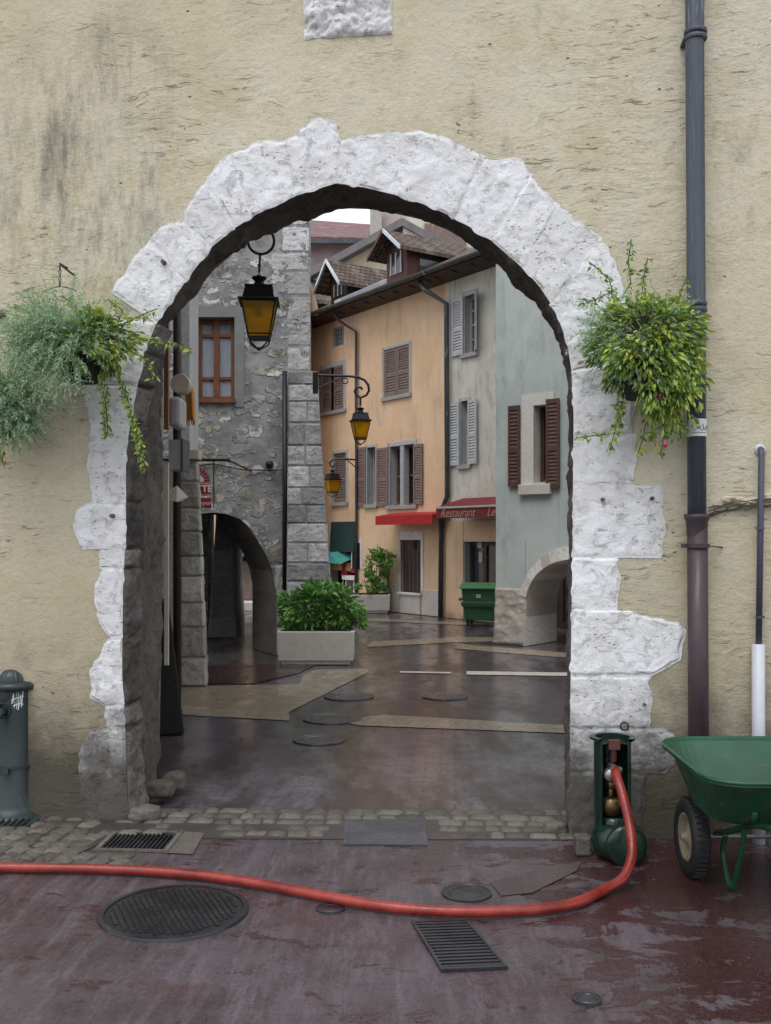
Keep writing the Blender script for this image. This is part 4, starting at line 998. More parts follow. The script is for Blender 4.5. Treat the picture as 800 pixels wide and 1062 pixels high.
# ================================================================== LEFT BUILDING JUST BEYOND THE GATEWAY
LFx0, LFy0 = -1.64, 6.95; LFx1, LFy1 = -2.60, 11.5
t = thing('left_house', (-2.8, 9.5, 0), 'narrow strip of a dark fronted house seen edge on just beyond the left jamb', 'house')
m = MB(); m.hexa([(LFx0, LFy0, 0), (LFx1, LFy1, 0), (LFx1-3, LFy1+.6, 0), (LFx0-3.4, LFy0+.4, 0)], [(LFx0-.06, LFy0, 7), (LFx1-.06, LFy1, 7), (LFx1-3, LFy1+.6, 7), (LFx0-3.4, LFy0+.4, 7)]); obj('wall', m, m_dwood, t)
# battered dark foot
a, b = gp(172, 762), gp(192, 762)
zt_ = 1.15; m = MB(); m.hexa([(a.x-.3, a.y-.1, 0), (b.x, b.y, 0), (b.x-.15, b.y+.5, 0), (a.x-.5, a.y+.5, 0)], [(a.x-.32, a.y-.02, zt_), (b.x-.15, b.y+.06, zt_), (b.x-.28, b.y+.5, zt_), (a.x-.5, a.y+.5, zt_)]); obj('buttress', m, m_dark, t, bevel=.02)
m = MB(); p = at(184, 340, 9.6); m.tube([(p.x, p.y, 6.5), (p.x, p.y, .05)], .04, 12); o = obj('dark_pipe', m, m_rust, loc=(p.x, p.y, 0), smooth=True); tag(o, 'dark purple brown pipe running down the edge of the left house beyond the jamb', 'pipe')
# ashlar pillar
Yp = 11.4
t = thing('stone_pillar', (at(201, 712, Yp).x, Yp, 0), 'tall battered ashlar pillar standing left beyond the gateway with the red shop sign', 'pillar')
m = MB(); ys = [712, 682, 650, 625, 597, 577, 551, 527, 499, 478]
xl = 187; xr = lambda py: 205+(py-470)*10/242
def block(m, P00, P10, P11, P01, nrm, seed, depth=.02, amp=.014, n=14):
    P = lambda u, v: P00.lerp(P10, u).lerp(P01.lerp(P11, u), v)
    m.patch(P, nrm, n, n, depth, amp, 7, .10, seed)
for k, (y0, y1) in enumerate(zip(ys, ys[1:])):
    p = [at(xl, y0, Yp), at(xr(y0), y0, Yp), at(xr(y1), y1, Yp), at(xl, y1, Yp)]
    if k == 0: p[0].z = p[1].z = 0
    for q in p[2:]: q.z -= .006
    block(m, *p, Vector((0, -1, 0)), k)
    e = Vector((-.13, .75, 0)); block(m, p[1], p[1]+e, p[2]+e, p[2], Vector((.98, .17, 0)), k+20, .008)
p0, p1 = at(xl, 712, Yp), at(xr(712), 712, Yp); q0, q1 = at(xl, 478, Yp), at(xr(478), 478, Yp)
m.hexa([(p0.x-.4, Yp+.01, 0), (p1.x-.01, Yp+.01, 0), (p1.x-.15, Yp+.74, 0), (p0.x-.4, Yp+.74, 0)], [(q0.x-.4, Yp+.01, q0.z), (q1.x-.01, Yp+.01, q0.z), (q1.x-.15, Yp+.74, q0.z), (q0.x-.4, Yp+.74, q0.z)])
obj('shaft', m, m_ashlar_pale, t, smooth=False)
a, b = at(181, 476, Yp-.1), at(206, 466, Yp-.1); m = MB(); m.box((a.x, Yp-.1, a.z), (b.x, Yp+.12, b.z)); obj('beam_end', m, m_drum, t, bevel=.008)
m = MB(); a, b = at(187, 466, Yp+.2), at(203, 200, Yp+.2); m.box((a.x, Yp+.25, a.z), (a.x+.10, Yp+.8, 6.8)); obj('upper_pier', m, m_quoin, t)
# shop things sticking out of the left house
Ys = 9.0
p = at(187, 398, Ys); m = MB(); m.lathe([(.0001, -.02), (.085, -.02), (.09, .0), (.085, .15), (.0001, .15)], (p.x, p.y, p.z), 'y', 24); m2 = m
o = obj('drum_sign', m, m_drum, loc=p); tag(o, 'cream round drum sticking out of the left house above the orange cloth', 'sign')
p0, p1 = at(192, 400, Ys+.4), at(200, 437, Ys+.4); m = MB(); n_ = 12
cols = [[m.v((p0.x+(p1.x-p0.x)*i/n_, p0.y+.03*math.sin(i*1.7)+.01*j, p0.z+(p1.z-p0.z)*j/6*(1-.1*math.sin(i*2.1)))) for j in range(7)] for i in range(n_+1)]
for i in range(n_):
    for j in range(6): m.f((cols[i][j], cols[i+1][j], cols[i+1][j+1], cols[i][j+1]))
o = obj('hanging_cloth', m, m_cloth, loc=p0, smooth=True, fixn=False); so = o.modifiers.new('s', 'SOLIDIFY'); so.thickness = .01; tag(o, 'orange pleated cloth hanging beside the left house under the cream drum', 'cloth')
p = at(175, 450, 8.6); p2 = at(187, 411, 8.6); m = MB(); m.box((p.x, 8.6, p.z+.06), (p2.x, 8.9, p2.z)); o = obj('light_box', m, m_sbox, loc=p, bevel=.03); tag(o, 'white rounded light box on the left house, under the drum', 'sign box')
p = at(175, 487, 8.8); p2 = at(190, 456, 8.8); m = MB(); m.box((p.x, 8.8, p.z), (p2.x-.02, 9.1, p2.z)); m.box((p2.x-.018, 8.79, p.z-.01), (p2.x, 9.11, p2.z+.01), 1); o = obj('light_box', m, [m_sbox, m_zinc], loc=p); tag(o, 'grey sign box with blue edge, lower of the two on the left house', 'sign box')
p = at(181, 512, 8.5); m = MB(); m.hexa([(p.x-.07, 8.5, p.z-.05), (p.x+.02, 8.5, p.z-.07), (p.x+.03, 8.7, p.z-.06), (p.x-.06, 8.7, p.z-.04)], [(p.x-.03, 8.48, p.z+.03), (p.x+.02, 8.5, p.z+.07), (p.x+.08, 8.7, p.z-.02), (p.x+.0, 8.7, p.z+.06)])
o = obj('menu_board', m, m_drum, loc=p); tag(o, 'small tilted cream menu board on the left house below the sign boxes', 'menu board')
p = at(170, 440, 7.9); m = MB(); m.box((p.x, 7.9, at(170, 445, 7.9).z), (p.x+.035, 7.95, at(170, 330, 7.9).z)); o = obj('timber_post', m, m_wood, loc=(p.x, 7.9, 0)); tag(o, 'thin orange brown timber post at the corner of the left house', 'post')
m = MB(); p = at(173, 520, 8.2); q = at(176, 690, 8.2); m.box((p.x-.02, 8.2, q.z), (p.x+.012, 8.24, at(173, 480, 8.2).z)); o = obj('cream_batten', m, m_drum, loc=(p.x, 8.2, 0)); tag(o, 'thin cream batten running down the left house below the menu board', 'batten')
# red hanging sign, its left part behind the pillar
Yg = 12.3; k_ = Yg/F
t = thing('shop_sign', at(210, 505, Yg), 'red and white hanging shop sign reading TTE on an iron arm behind the stone pillar', 'sign')
m = MB(); p = at(184, 514, Yg); q = at(221, 500, Yg); hz = q.z-p.z
cy_ = (p.z+q.z)/2; rr = hz/2
def capsule(x0, x1, zc_, r_): 
    return [(x1+r_*math.cos(R(a)), zc_+r_*math.sin(R(a))) for a in range(-90, 91, 15)]+[(x0+r_*math.cos(R(a)), zc_+r_*math.sin(R(a))) for a in range(90, 271, 15)]
m.prism(capsule(p.x, q.x-rr, cy_, rr), Yg-.01, Yg+.02); pl = obj('name_plate', m, m_signred, t)
m = MB(); m.prism(capsule(p.x, q.x-rr, cy_, rr*.86), Yg-.014, Yg-.011); m.prism(capsule(p.x, q.x-rr, cy_, rr*.78), Yg-.018, Yg-.0145, 1); obj('plate_border', m, [m_signwhite, m_signred], pl)
tm = text_mb('TTE', .115, lambda s_: Vector((at(212.3, 507, Yg).x+s_[0], Yg-.024+s_[1], cy_+s_[2])), bold=.004); obj('lettering', tm, m_signwhite, pl)
p = at(205, 527, Yg); q = at(219.5, 516.5, Yg); m = MB(); m.box((p.x-.12, Yg-.01, p.z), (q.x, Yg+.02, q.z)); l2 = obj('lower_plate', m, m_signred, t)
tm = text_mb('onyon', .075, lambda s_: Vector(((p.x+q.x)/2+s_[0], Yg-.016+s_[1], (p.z+q.z)/2+s_[2])), .3); obj('script', tm, m_signwhite, l2)
cfan = at(203, 500, Yg); m = MB(); fr = at(203, 485, Yg).z-cfan.z
for k in range(12):
    a0, a1 = R(k*15+2), R(k*15+13)
    m.prism([(cfan.x+fr*.62*math.cos(a0), cfan.z+fr*.62*math.sin(a0)), (cfan.x+fr*math.cos(a0), cfan.z+fr*math.sin(a0)), (cfan.x+fr*math.cos(a1), cfan.z+fr*math.sin(a1)), (cfan.x+fr*.62*math.cos(a1), cfan.z+fr*.62*math.sin(a1))], Yg-.012, Yg+.01)
m.prism([(cfan.x+fr*.55*math.cos(R(a)), cfan.z+fr*.55*math.sin(R(a))) for a in range(0, 181, 15)], Yg-.01, Yg+.01, 1); obj('fan', m, [m_signred, m_signwhite], t)
m = MB(); a = at(200, 477, Yg); b = at(237, 477, Yg); m.tube([(a.x-.4, Yg, a.z), (b.x, Yg, b.z)], .018, 8); m.tube([(at(222, 478, Yg).x, Yg, a.z), (at(222, 478, Yg).x, Yg, p.z)], .008, 6); m.lathe([(.0001, -.03), (.03, 0), (.0001, .03)], tuple(b), 'z', 10); m.tube([(b.x-.0, Yg, b.z), (b.x, 14.4, b.z)], .012, 6)
obj('arm', m, m_black, t)

# ================================================================== STONE TOWER
TXR = T.s(322); tower = thing('stone_tower', (-3, 14.4, 0), 'grey rubble stone tower with wooden window and low archway, left beyond the gateway', 'tower')
def wall_front(m, s0, s1, z0, z1, holes, y=0, reveal=.25, rm=0):
    ss = sorted({s0, s1, *[h[0] for h in holes], *[h[1] for h in holes]}); zs = sorted({z0, z1, *[h[2] for h in holes], *[h[3] for h in holes]})
    for a, b in zip(ss, ss[1:]):
        for c_, d_ in zip(zs, zs[1:]):
            mx, mz = (a+b)/2, (c_+d_)/2
            if any(h[0] < mx < h[1] and h[2] < mz < h[3] for h in holes): continue
            m.poly([(a, y, c_), (b, y, c_), (b, y, d_), (a, y, d_)])
    for (a, b, c_, d_) in holes:
        r_ = y+reveal
        m.poly([(a, y, c_), (a, r_, c_), (a, r_, d_), (a, y, d_)], rm); m.poly([(b, y, c_), (b, r_, c_), (b, r_, d_), (b, y, d_)], rm)
        m.poly([(a, y, c_), (b, y, c_), (b, r_, c_), (a, r_, c_)], rm); m.poly([(a, y, d_), (b, y, d_), (b, r_, d_), (a, r_, d_)], rm)
archT = [(157, 700), (158, 620), (164, 580), (178, 553), (192, 540), (206, 533), (220, 531.5), (235, 533), (249, 538), (258, 546), (266, 558), (276, 575), (283, 592), (287, 615), (287, 700)]
AT = [T.sz(*p) for p in archT]; AT[0] = (AT[0][0], 0); AT[-1] = (AT[-1][0], 0); zmid = T.z(220, 522)
SB = [(s_ - .45*(1 if i > 7 else .55)*min(1, 1), z_) for i, (s_, z_) in enumerate(AT)]
m = MB(T); hole = (T.s(203), T.s(243.5), T.z(220, 415), T.z(220, 329)); TL = -7.5
for (a, b) in zip(AT[1:-1], AT[2:-1]): m.poly([(a[0], 0, a[1]), (b[0], 0, b[1]), (b[0], 0, zmid), (a[0], 0, zmid)])
m.poly([(TL, 0, 0), (AT[1][0], 0, 0), (AT[1][0], 0, zmid), (TL, 0, zmid)])
m.poly([(AT[-2][0], 0, 0), (TXR, 0, 0), (TXR, 0, zmid), (AT[-2][0], 0, zmid)])
wall_front(m, TL, TXR, zmid, 9.5, [hole], 0, .22)
for a, b, c_, d_ in zip(AT, AT[1:], SB, SB[1:]): m.poly([(a[0], 0, a[1]), (b[0], 0, b[1]), (d_[0], .85, d_[1]), (c_[0], .85, c_[1])], 1)
m.poly([(TXR, 0, 0), (TXR-.34, 3, 0), (TXR-.34, 3, 9.5), (TXR, 0, 9.5)])
m.poly([(TL, 0, 9.5), (TXR, 0, 9.5), (TXR-.34, 3, 9.5), (TL, 3, 9.5)])
m.poly([(TL, .85, zmid), (TXR-.1, .85, zmid), (TXR-.1, .85, 9.5), (TL, .85, 9.5)])
m.poly([(SB[-1][0], .85, 0), (TXR, .85, 0), (TXR, .85, zmid), (SB[-1][0], .85, zmid)])
for (a, b) in zip(SB[1:-1], SB[2:-1]): m.poly([(a[0], .85, a[1]), (b[0], .85, b[1]), (b[0], .85, zmid), (a[0], .85, zmid)])
m.poly([(TL, .85, 0), (SB[1][0], .85, 0), (SB[1][0], .85, zmid), (TL, .85, zmid)])
obj('rubble_wall', m, [m_rubble, m_jamb], tower, fixn=False)
# quoins at the upper right corner, and large blocks
m = MB(T); zz = T.z(310, 385); k = 0; rq = random.Random(5)
while zz < 9.3:
    h_ = rq.uniform(.26, .42); s0 = TXR-(rq.choice([.42, .6, .34])); e = .006
    block(m, Vector((s0, 0, zz+e)), Vector((TXR+.004, 0, zz+e)), Vector((TXR+.004, 0, zz+h_)), Vector((s0, 0, zz+h_)), Vector((0, -1, 0)), k, .004, .012)
    zz += h_; k += 1
obj('quoins', m, m_quoin, tower)
# battered ashlar buttress
zt_ = T.z(310, 385); m = MB(T); xL = T.s(297, .3); k = 0; zz = 0; rq = random.Random(8)
def xR(z_): return T.s(347.5, .3)+(T.s(329, .02)-T.s(347.5, .3))*(z_/zt_)
def yF(z_): return -.34+.325*(z_/zt_)
while zz < zt_-.05:
    h_ = min(rq.uniform(.24, .34), zt_-zz); sp_ = xL+(xR(zz)-xL)*rq.choice([0, .38, .6, .5, 0]); cuts = [xL]+([sp_] if sp_ > xL+.05 else [])+[None]
    for c0, c1 in zip(cuts, cuts[1:]):
        a0, a1 = (xR(zz), xR(zz+h_)) if c1 is None else (c1-.004, c1-.004); b0 = c0+(.004 if c0 != xL else 0)
        block(m, Vector((b0, yF(zz), zz+.004)), Vector((a0, yF(zz), zz+.004)), Vector((a1, yF(zz+h_), zz+h_-.004)), Vector((b0, yF(zz+h_), zz+h_-.004)), Vector((0, -1, 0)), k, .008, .014); k += 1
    block(m, Vector((xR(zz), yF(zz), zz+.004)), Vector((xR(zz)-.05, .5, zz+.004)), Vector((xR(zz+h_)-.05, .5, zz+h_-.004)), Vector((xR(zz+h_), yF(zz+h_), zz+h_-.004)), Vector((1, 0, 0)), k+50, .006, .012)
    zz += h_
e = .008; m.hexa([(xL-e+.01, yF(0)+e, 0), (xR(0)-e, yF(0)+e, 0), (xR(0)-e-.06, .5, 0), (xL-e+.01, .5, 0)], [(xL+.002, yF(zt_)+e, zt_), (xR(zt_)-e, yF(zt_)+e, zt_), (xR(zt_)-e-.06, .5, zt_), (xL+.002, .5, zt_)])
obj('buttress', m, m_ashlar, tower)
m = MB(T); s_ = T.s(295.5, .1); m.tube([(s_, -.10, 0), (s_, -.10, T.z(296, 385, .1))], .035, 10)
o = obj('tower_downpipe', m, m_black, loc=T((s_, -.1, 0)), smooth=True); tag(o, 'thin dark pipe running down beside the tower buttress', 'pipe')
# lower pier block right of the arch (dressed jamb)
m = MB(T)
ys = [682, 650, 618, 585]
for k, (y0, y1) in enumerate(zip(ys, ys[1:])):
    z0_, z1_ = (0 if k == 0 else T.z(290, y0)), T.z(290, y1)
    block(m, Vector((AT[-1][0], -.0, z0_)), Vector((xL, 0, z0_)), Vector((xL, 0, z1_-.008)), Vector((AT[-1][0]-(.03 if k == 2 else 0), 0, z1_-.008)), Vector((0, -1, 0)), k+90, .02, .012)
obj('dressed_jamb', m, m_ashlar, tower)
# window
def shutter(face, parent, s0, s1, z0, z1, y, mat, name='shutter', ang=0, hinge='l', th=.035, slats=None, rail=.45):
    """louvred shutter: frame, middle rail and slats; ang swings it away from the wall"""
    wd = s1-s0; hx = s0 if hinge == 'l' else s1; ca, sa = math.cos(R(ang)), math.sin(R(ang))
    def tf(p):
        x = (p[0] if hinge == 'l' else -p[0]); return face((hx+x*ca, y-abs(p[0])*sa+p[1], p[2]))
    m = MB(tf); fw = min(.07, wd*.16)
    m.box((0, 0, z0), (fw, th, z1)); m.box((wd-fw, 0, z0), (wd, th, z1))
    zr = z0+(z1-z0)*rail
    for a, b in ((z0, z0+.08), (zr-.04, zr+.04), (z1-.07, z1)): m.box((fw, .002, a), (wd-fw, th-.002, b))
    for a, b in ((z0+.08, zr-.04), (zr+.04, z1-.07)):
        n = max(3, int((b-a)/.055))
        for k in range(n):
            za = a+(b-a)*k/n; zb_ = za+(b-a)/n*.8
            m.hexa([(fw, .004, za), (wd-fw, .004, za), (wd-fw, .012, za), (fw, .012, za)], [(fw, th-.014, zb_), (wd-fw, th-.014, zb_), (wd-fw, th-.006, zb_), (fw, th-.006, zb_)])
    m.box((fw, th-.004, z0+.05), (wd-fw, th-.001, z1-.05))
    return obj(name, m, mat, parent)
def window(face, parent, s0, s1, z0, z1, y, fm, gm, cols_=2, rows=(.33,), surround=None, fw=.05, sill=True, sw=.1, curtain=False, name='window'):
    """frame at depth y inside the hole, panes, optional stone surround on the wall face"""
    m = MB(face); m.box((s0, y, z0), (s0+fw, y+.06, z1)); m.box((s1-fw, y, z0), (s1, y+.06, z1)); m.box((s0+fw, y, z0), (s1-fw, y+.06, z0+fw)); m.box((s0+fw, y, z1-fw), (s1-fw, y+.06, z1))
    W_ = (s1-s0)
    for k in range(1, cols_): x = s0+W_*k/cols_; m.box((x-fw*.6, y-.005, z0+fw), (x+fw*.6, y+.055, z1-fw))
    for r0 in rows: zz_ = z0+(z1-z0)*r0; m.box((s0+fw, y+.005, zz_-fw*.3), (s1-fw, y+.05, zz_+fw*.3))
    wn = obj(name, m, fm, parent)
    m = MB(face); m.poly([(s0, y+.035, z0), (s1, y+.035, z0), (s1, y+.035, z1), (s0, y+.035, z1)]); obj('pane', m, gm, wn)
    if surround:
        m = MB(face); m.box((s0-sw, -.02, z0-.0), (s0, .03, z1+sw)); m.box((s1, -.02, z0), (s1+sw, .03, z1+sw)); m.box((s0, -.02, z1), (s1, .03, z1+sw)); obj('surround', m, surround, wn, bevel=.006)
        if sill: m = MB(face); m.box((s0-sw-.02, -.06, z0-.09), (s1+sw+.02, .05, z0-.002)); obj('sill', m, surround, wn, bevel=.006)
    return wn
wn = window(T, tower, hole[0], hole[1], hole[2], hole[3], .12, m_wood, m_curtain, 2, (.28, .8), fw=.07)
m = MB(T); m.box((hole[0]-.18, -.012, hole[2]-.1), (hole[0], .03, hole[3]+.16)); m.box((hole[1], -.012, hole[2]-.1), (hole[1]+.14, .03, hole[3]+.16)); m.box((hole[0], -.012, hole[3]), (hole[1], .03, hole[3]+.16)); obj('surround', m, plain('grey_render', S(128, 132, 132), .9, .15), wn)
m = MB(T); m.box((hole[0]-.03, -.05, hole[2]-.04), (hole[1]+.02, .12, hole[2]+.02)); obj('sill', m, m_wood, wn)
# dark cable across the tower
m = MB(T); m.tube([(T.s(x), -.03, T.z(x, y)) for x, y in ((205, 483), (222, 481), (250, 487), (280, 488), (296, 487))], .012, 6); m.lathe([(.0001, -.12), (.05, -.1), (.06, 0)], (T.s(280), -.0, T.z(280, 482)), 'y', 12)
o = obj('wall_cable', m, m_black, loc=T((T.s(250), 0, T.z(250, 487)))); tag(o, 'dark cable with junction box strung across the tower above its archway', 'cable')
# inner pier seen through the tower arch and the passage walls
Yi = 16.9
t = thing('inner_pier', (at(236, 660, Yi).x, Yi, 0), 'tapered stone pier standing in the dark passage behind the tower arch', 'pier')
m = MB(); ys = [664, 640, 600, 570, 540, 505]; xs = {664: (215, 246), 640: (217, 245), 600: (219, 243), 570: (222, 243), 540: (224, 246), 505: (224, 258)}
for k, (y0, y1) in enumerate(zip(ys, ys[1:])):
    a, b, c_, d_ = at(xs[y0][0], y0, Yi), at(xs[y0][1], y0, Yi), at(xs[y1][1], y1, Yi), at(xs[y1][0], y1, Yi)
    if k == 0: a.z = b.z = 0
    block(m, a, b, c_, d_, Vector((0, -1, 0)), k, .02, .015); e = Vector((0, 1, 0)); m.poly([b, b+e, c_+e, c_])
    m.poly([a, a+e, d_+e, d_]); m.poly([a+e, b+e, c_+e, d_+e])
obj('pier_stones', m, m_ashlar, t)
t2 = thing('passage', (-4, 17, 0), 'dark vaulted passage walls behind the tower archway', 'passage')
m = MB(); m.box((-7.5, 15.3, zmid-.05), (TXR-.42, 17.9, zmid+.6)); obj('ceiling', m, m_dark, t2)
m = MB(); m.box((-7.5, 17.2, 0), (at(216, 600, 17.2).x, 17.8, zmid)); obj('back_wall', m, m_rubble, t2)
m = MB(); m.box((at(262, 600, 17.2).x, 17.2, 0), (TXR-.42, 17.7, 9.3)); obj('rear_pier', m, m_rubble, t2)

# planters -----------------------------------------------------------------------
def planter(name, px0, px1, ytop, ybase, depth, label, seed, plantbox, kindm, n):
    Y = gp(0, ybase).y; a, b = at(px0, ybase, Y), at(px1, ybase, Y); zt_ = EYE-(ytop-HY)/F*Y
    t = thing(name, ((a.x+b.x)/2, Y+depth/2, 0), label, 'planter', 'concrete planters with shrubs')
    m = MB(); x0, x1 = a.x, b.x
    e = .03; m.hexa([(x0+.02, Y+.02, .05), (x1-.02, Y+.02, .05), (x1-.02, Y+depth-.02, .05), (x0+.02, Y+depth-.02, .05)], [(x0, Y, zt_), (x1, Y, zt_), (x1, Y+depth, zt_), (x0, Y+depth, zt_)])
    m.box((x0+.06, Y+.05, 0), (x1-.06, Y+depth-.05, .05))
    obj('trough', m, m_concrete, t, bevel=.015)
    m = MB(); m.box((x0+.05, Y+.05, zt_-.0), (x1-.05, Y+depth-.05, zt_+.012)); obj('soil', m, m_soil, t)
    r = random.Random(seed); m = MB(); st = MB()
    for (cx_, cy_, rx, rz, nn) in plantbox:
        c = at(cx_, cy_, Y+depth/2); rad = (rx/F*Y, depth*.5, rz/F*Y)
        cloud(m, r, c, rad, nn, n[0], n[1], kindm, .35, .45, clump=max(10, nn//30))
        for _ in range(7): p = c+Vector((r.uniform(-.6, .6)*rad[0], r.uniform(-.3, .3)*rad[1], r.uniform(-.2, .8)*rad[2])); st.tube([(c.x+r.uniform(-.1, .1), c.y, zt_), ((c.x+p.x)/2, c.y, (zt_+p.z)/2), p], .008, 5)
    obj('foliage', m, FM+[m_leafd], t, fixn=False); obj('stems', st, m_stem, t)
planter('planter', 287, 368, 655, 690, .55, 'pale concrete planter with leafy green shrub at the foot of the stone tower', 21, [(322, 630, 29, 26, 1000), (350, 632, 26, 23, 900), (366, 646, 12, 16, 320), (303, 632, 13, 29, 360), (335, 614, 20, 12, 260)], [4, 4, 4, 1], (.10, .05))
planter('planter', 358, 405, 617, 636, .7, 'far white planter with tall climbing shrub before the orange house', 22, [(390, 588, 12, 20, 500), (384, 606, 16, 11, 400), (402, 580, 8, 9, 160)], [4, 4, 1], (.10, .06))

# ================================================================== ORANGE AND CREAM HOUSES
f = OF
S_L = f.s(318); S_M = f.s(463); S_R = f.s(530); ZE = 7.3
def hz_(px, y): return f.z(px, y)
orange = thing('orange_house', f(((S_L+S_M)/2, 0, 0)), 'orange plastered house with brown louvred shutters and a red awning, centre beyond the arch', 'house')
cream = thing('cream_house', f(((S_M+S_R)/2, 0, 0)), 'narrow cream grey house with pale shutters between the orange house and the grey green house', 'house')
def rect(px0, px1, yt, yb, face=f): 
    s0, s1 = face.s(px0), face.s(px1); pm = (px0+px1)/2; return (s0, s1, face.z(pm, yb), face.z(pm, yt))
H_up = rect(399, 425, 360, 410); H_ul = rect(335, 356.5, 381, 426); H_ll = rect(347, 359.5, 470, 521)
H_a = rect(381.5, 390, 464, 523); H_b = rect(405, 430, 462, 524); H_g = rect(345.5, 356.5, 339, 359)
H_door = rect(416, 437, 560, 633); H_door = (H_door[0], H_door[1], .0, H_door[3]); H_shop = rect(343.5, 370, 541, 640); H_shop = (H_shop[0], H_shop[1], 0, H_shop[3]); H_s = rect(366, 374, 563, 590)
holes = [H_up, H_ul, H_ll, H_a, H_b, H_g, H_door, H_shop]
m = MB(f); wall_front(m, S_L, S_M, 0, ZE+.05, holes, 0, .22, 1); m.poly([(S_L, 0, 0), (S_L, 4, 0), (S_L, 4, ZE), (S_L, 0, ZE)]); m.poly([(S_L, 4, 0), (S_M, 4, 0), (S_M, 4, ZE), (S_L, 4, ZE)]); obj('wall', m, [m_orange, m_surround], orange, fixn=False)
m = MB(f); m.box((f.s(438), -.02, 0), (f.s(459), .03, f.z(448, 612))); obj('stone_base', m, m_lime, orange, bevel=.01); m = MB(f); m.box((f.s(402), -.02, 0), (f.s(415), .03, f.z(408, 606))); obj('stone_base', m, m_lime, orange, bevel=.01)
zc2 = f.z(488, 540)
HC_u = rect(483, 493, 306, 366); HC_l = rect(479, 486, 416, 482); HC_door = rect(482, 530, 562, 650); HC_door = (HC_door[0], HC_door[1], 0, HC_door[3])
m = MB(f); wall_front(m, S_M, S_R, 0, ZE+.05, [HC_u, HC_l, HC_door], 0, .22, 1); m.poly([(S_R, 0, 0), (S_R, 4, 0), (S_R, 4, ZE), (S_R, 0, ZE)]); obj('wall', m, [m_cream, m_surround], cream, fixn=False)
m = MB(f); m.box((f.s(464), -.03, 0), (f.s(481.5), .0, zc2)); m.box((f.s(482), -.03, HC_door[3]+.01), (f.s(525), .0, zc2)); obj('shop_pilaster', m, m_orange, cream)
# windows
wn = window(f, orange, *H_up, .05, m_shut, m_dark, 2, (), surround=m_surround, sw=.07); 
mid = (H_up[0]+H_up[1])/2
shutter(f, orange, H_up[0], mid-.006, H_up[2], H_up[3], 0.0, m_shut); shutter(f, orange, mid+.006, H_up[1], H_up[2], H_up[3], 0.0, m_shut, hinge='r')
window(f, orange, *H_ul, .12, m_shut, m_glass, 2, (.4,), surround=m_surround, sw=.12)
w3 = (H_ul[1]-H_ul[0]); shutter(f, orange, H_ul[0]-.12, H_ul[0]+w3*.42, H_ul[2], H_ul[3], -.03, m_shut); shutter(f, orange, H_ul[0]+w3*.58, H_ul[1]+.02, H_ul[2], H_ul[3], -.03, m_shut, hinge='r')
window(f, orange, *H_ll, .10, m_shut, m_dark, 1, (), surround=m_surround, sw=.08); shutter(f, orange, H_ll[0], H_ll[1], H_ll[2], H_ll[3], .02, m_shut)
window(f, orange, *H_a, .16, m_surround, m_dark, 1, (.5,), surround=m_surround, sw=.07)
shutter(f, orange, f.s(370), f.s(380.5), H_a[2]-.05, H_a[3]+.03, -.04, m_shut)
window(f, orange, *H_b, .16, m_shut, m_dark, 2, (.5,), surround=m_surround, sw=.10)
m = MB(f); s_ = (H_b[0]+H_b[1])/2; m.box((s_-.07, -.01, H_b[2]), (s_+.07, .14, H_b[3])); obj('stone_mullion', m, m_surround, orange)
shutter(f, orange, f.s(392), f.s(404), H_b[2], H_b[3], -.05, m_shut); shutter(f, orange, f.s(430.5), f.s(439.5), H_b[2], H_b[3]-.02, -.05, m_shut, hinge='r')
window(f, orange, *H_g, .04, m_surround, m_glass, 4, (.25, .5, .75), fw=.025)
m = MB(f); a = H_door; m.box((a[0], .08, .45), (a[1], .13, a[3])); 
dr = obj('door', m, m_dwood, orange); m = MB(f)
for k in range(5): s_ = a[0]+(a[1]-a[0])*(k+.5)/5; m.box((s_-.008, .07, .5), (s_+.008, .079, a[3]-.03))
obj('planks', m, m_shut, dr); m = MB(f); m.box(((a[0]+a[1])/2, .06, 1.45), ((a[0]+a[1])/2+.12, .07, 1.7)); obj('peephole', m, m_dark, dr)
m = MB(f); m.box((a[0], -.04, 0), (a[1], .2, .45)); m.box((a[0]-.04, -.08, .42), (a[1]+.04, -.0402, .48)); obj('doorstep', m, m_lime, orange, bevel=.01)
m = MB(f); m.box((a[0]-.1, -.02, .45), (a[0], .02, a[3]+.2)); m.box((a[1], -.02, .45), (a[1]+.1, .02, a[3]+.2)); m.box((a[0], -.02, a[3]), (a[1], .02, a[3]+.2)); obj('door_surround', m, m_lime, orange, bevel=.006)
m = MB(f); hs_ = H_s; m.box((hs_[0]-.05, -.015, hs_[2]), (hs_[1]+.1, .0, hs_[3]+.1)); m.box((hs_[0], -.02, hs_[2]), (hs_[1], -.0155, hs_[3]), 1); obj('small_window', m, [m_lime, m_dark], orange)
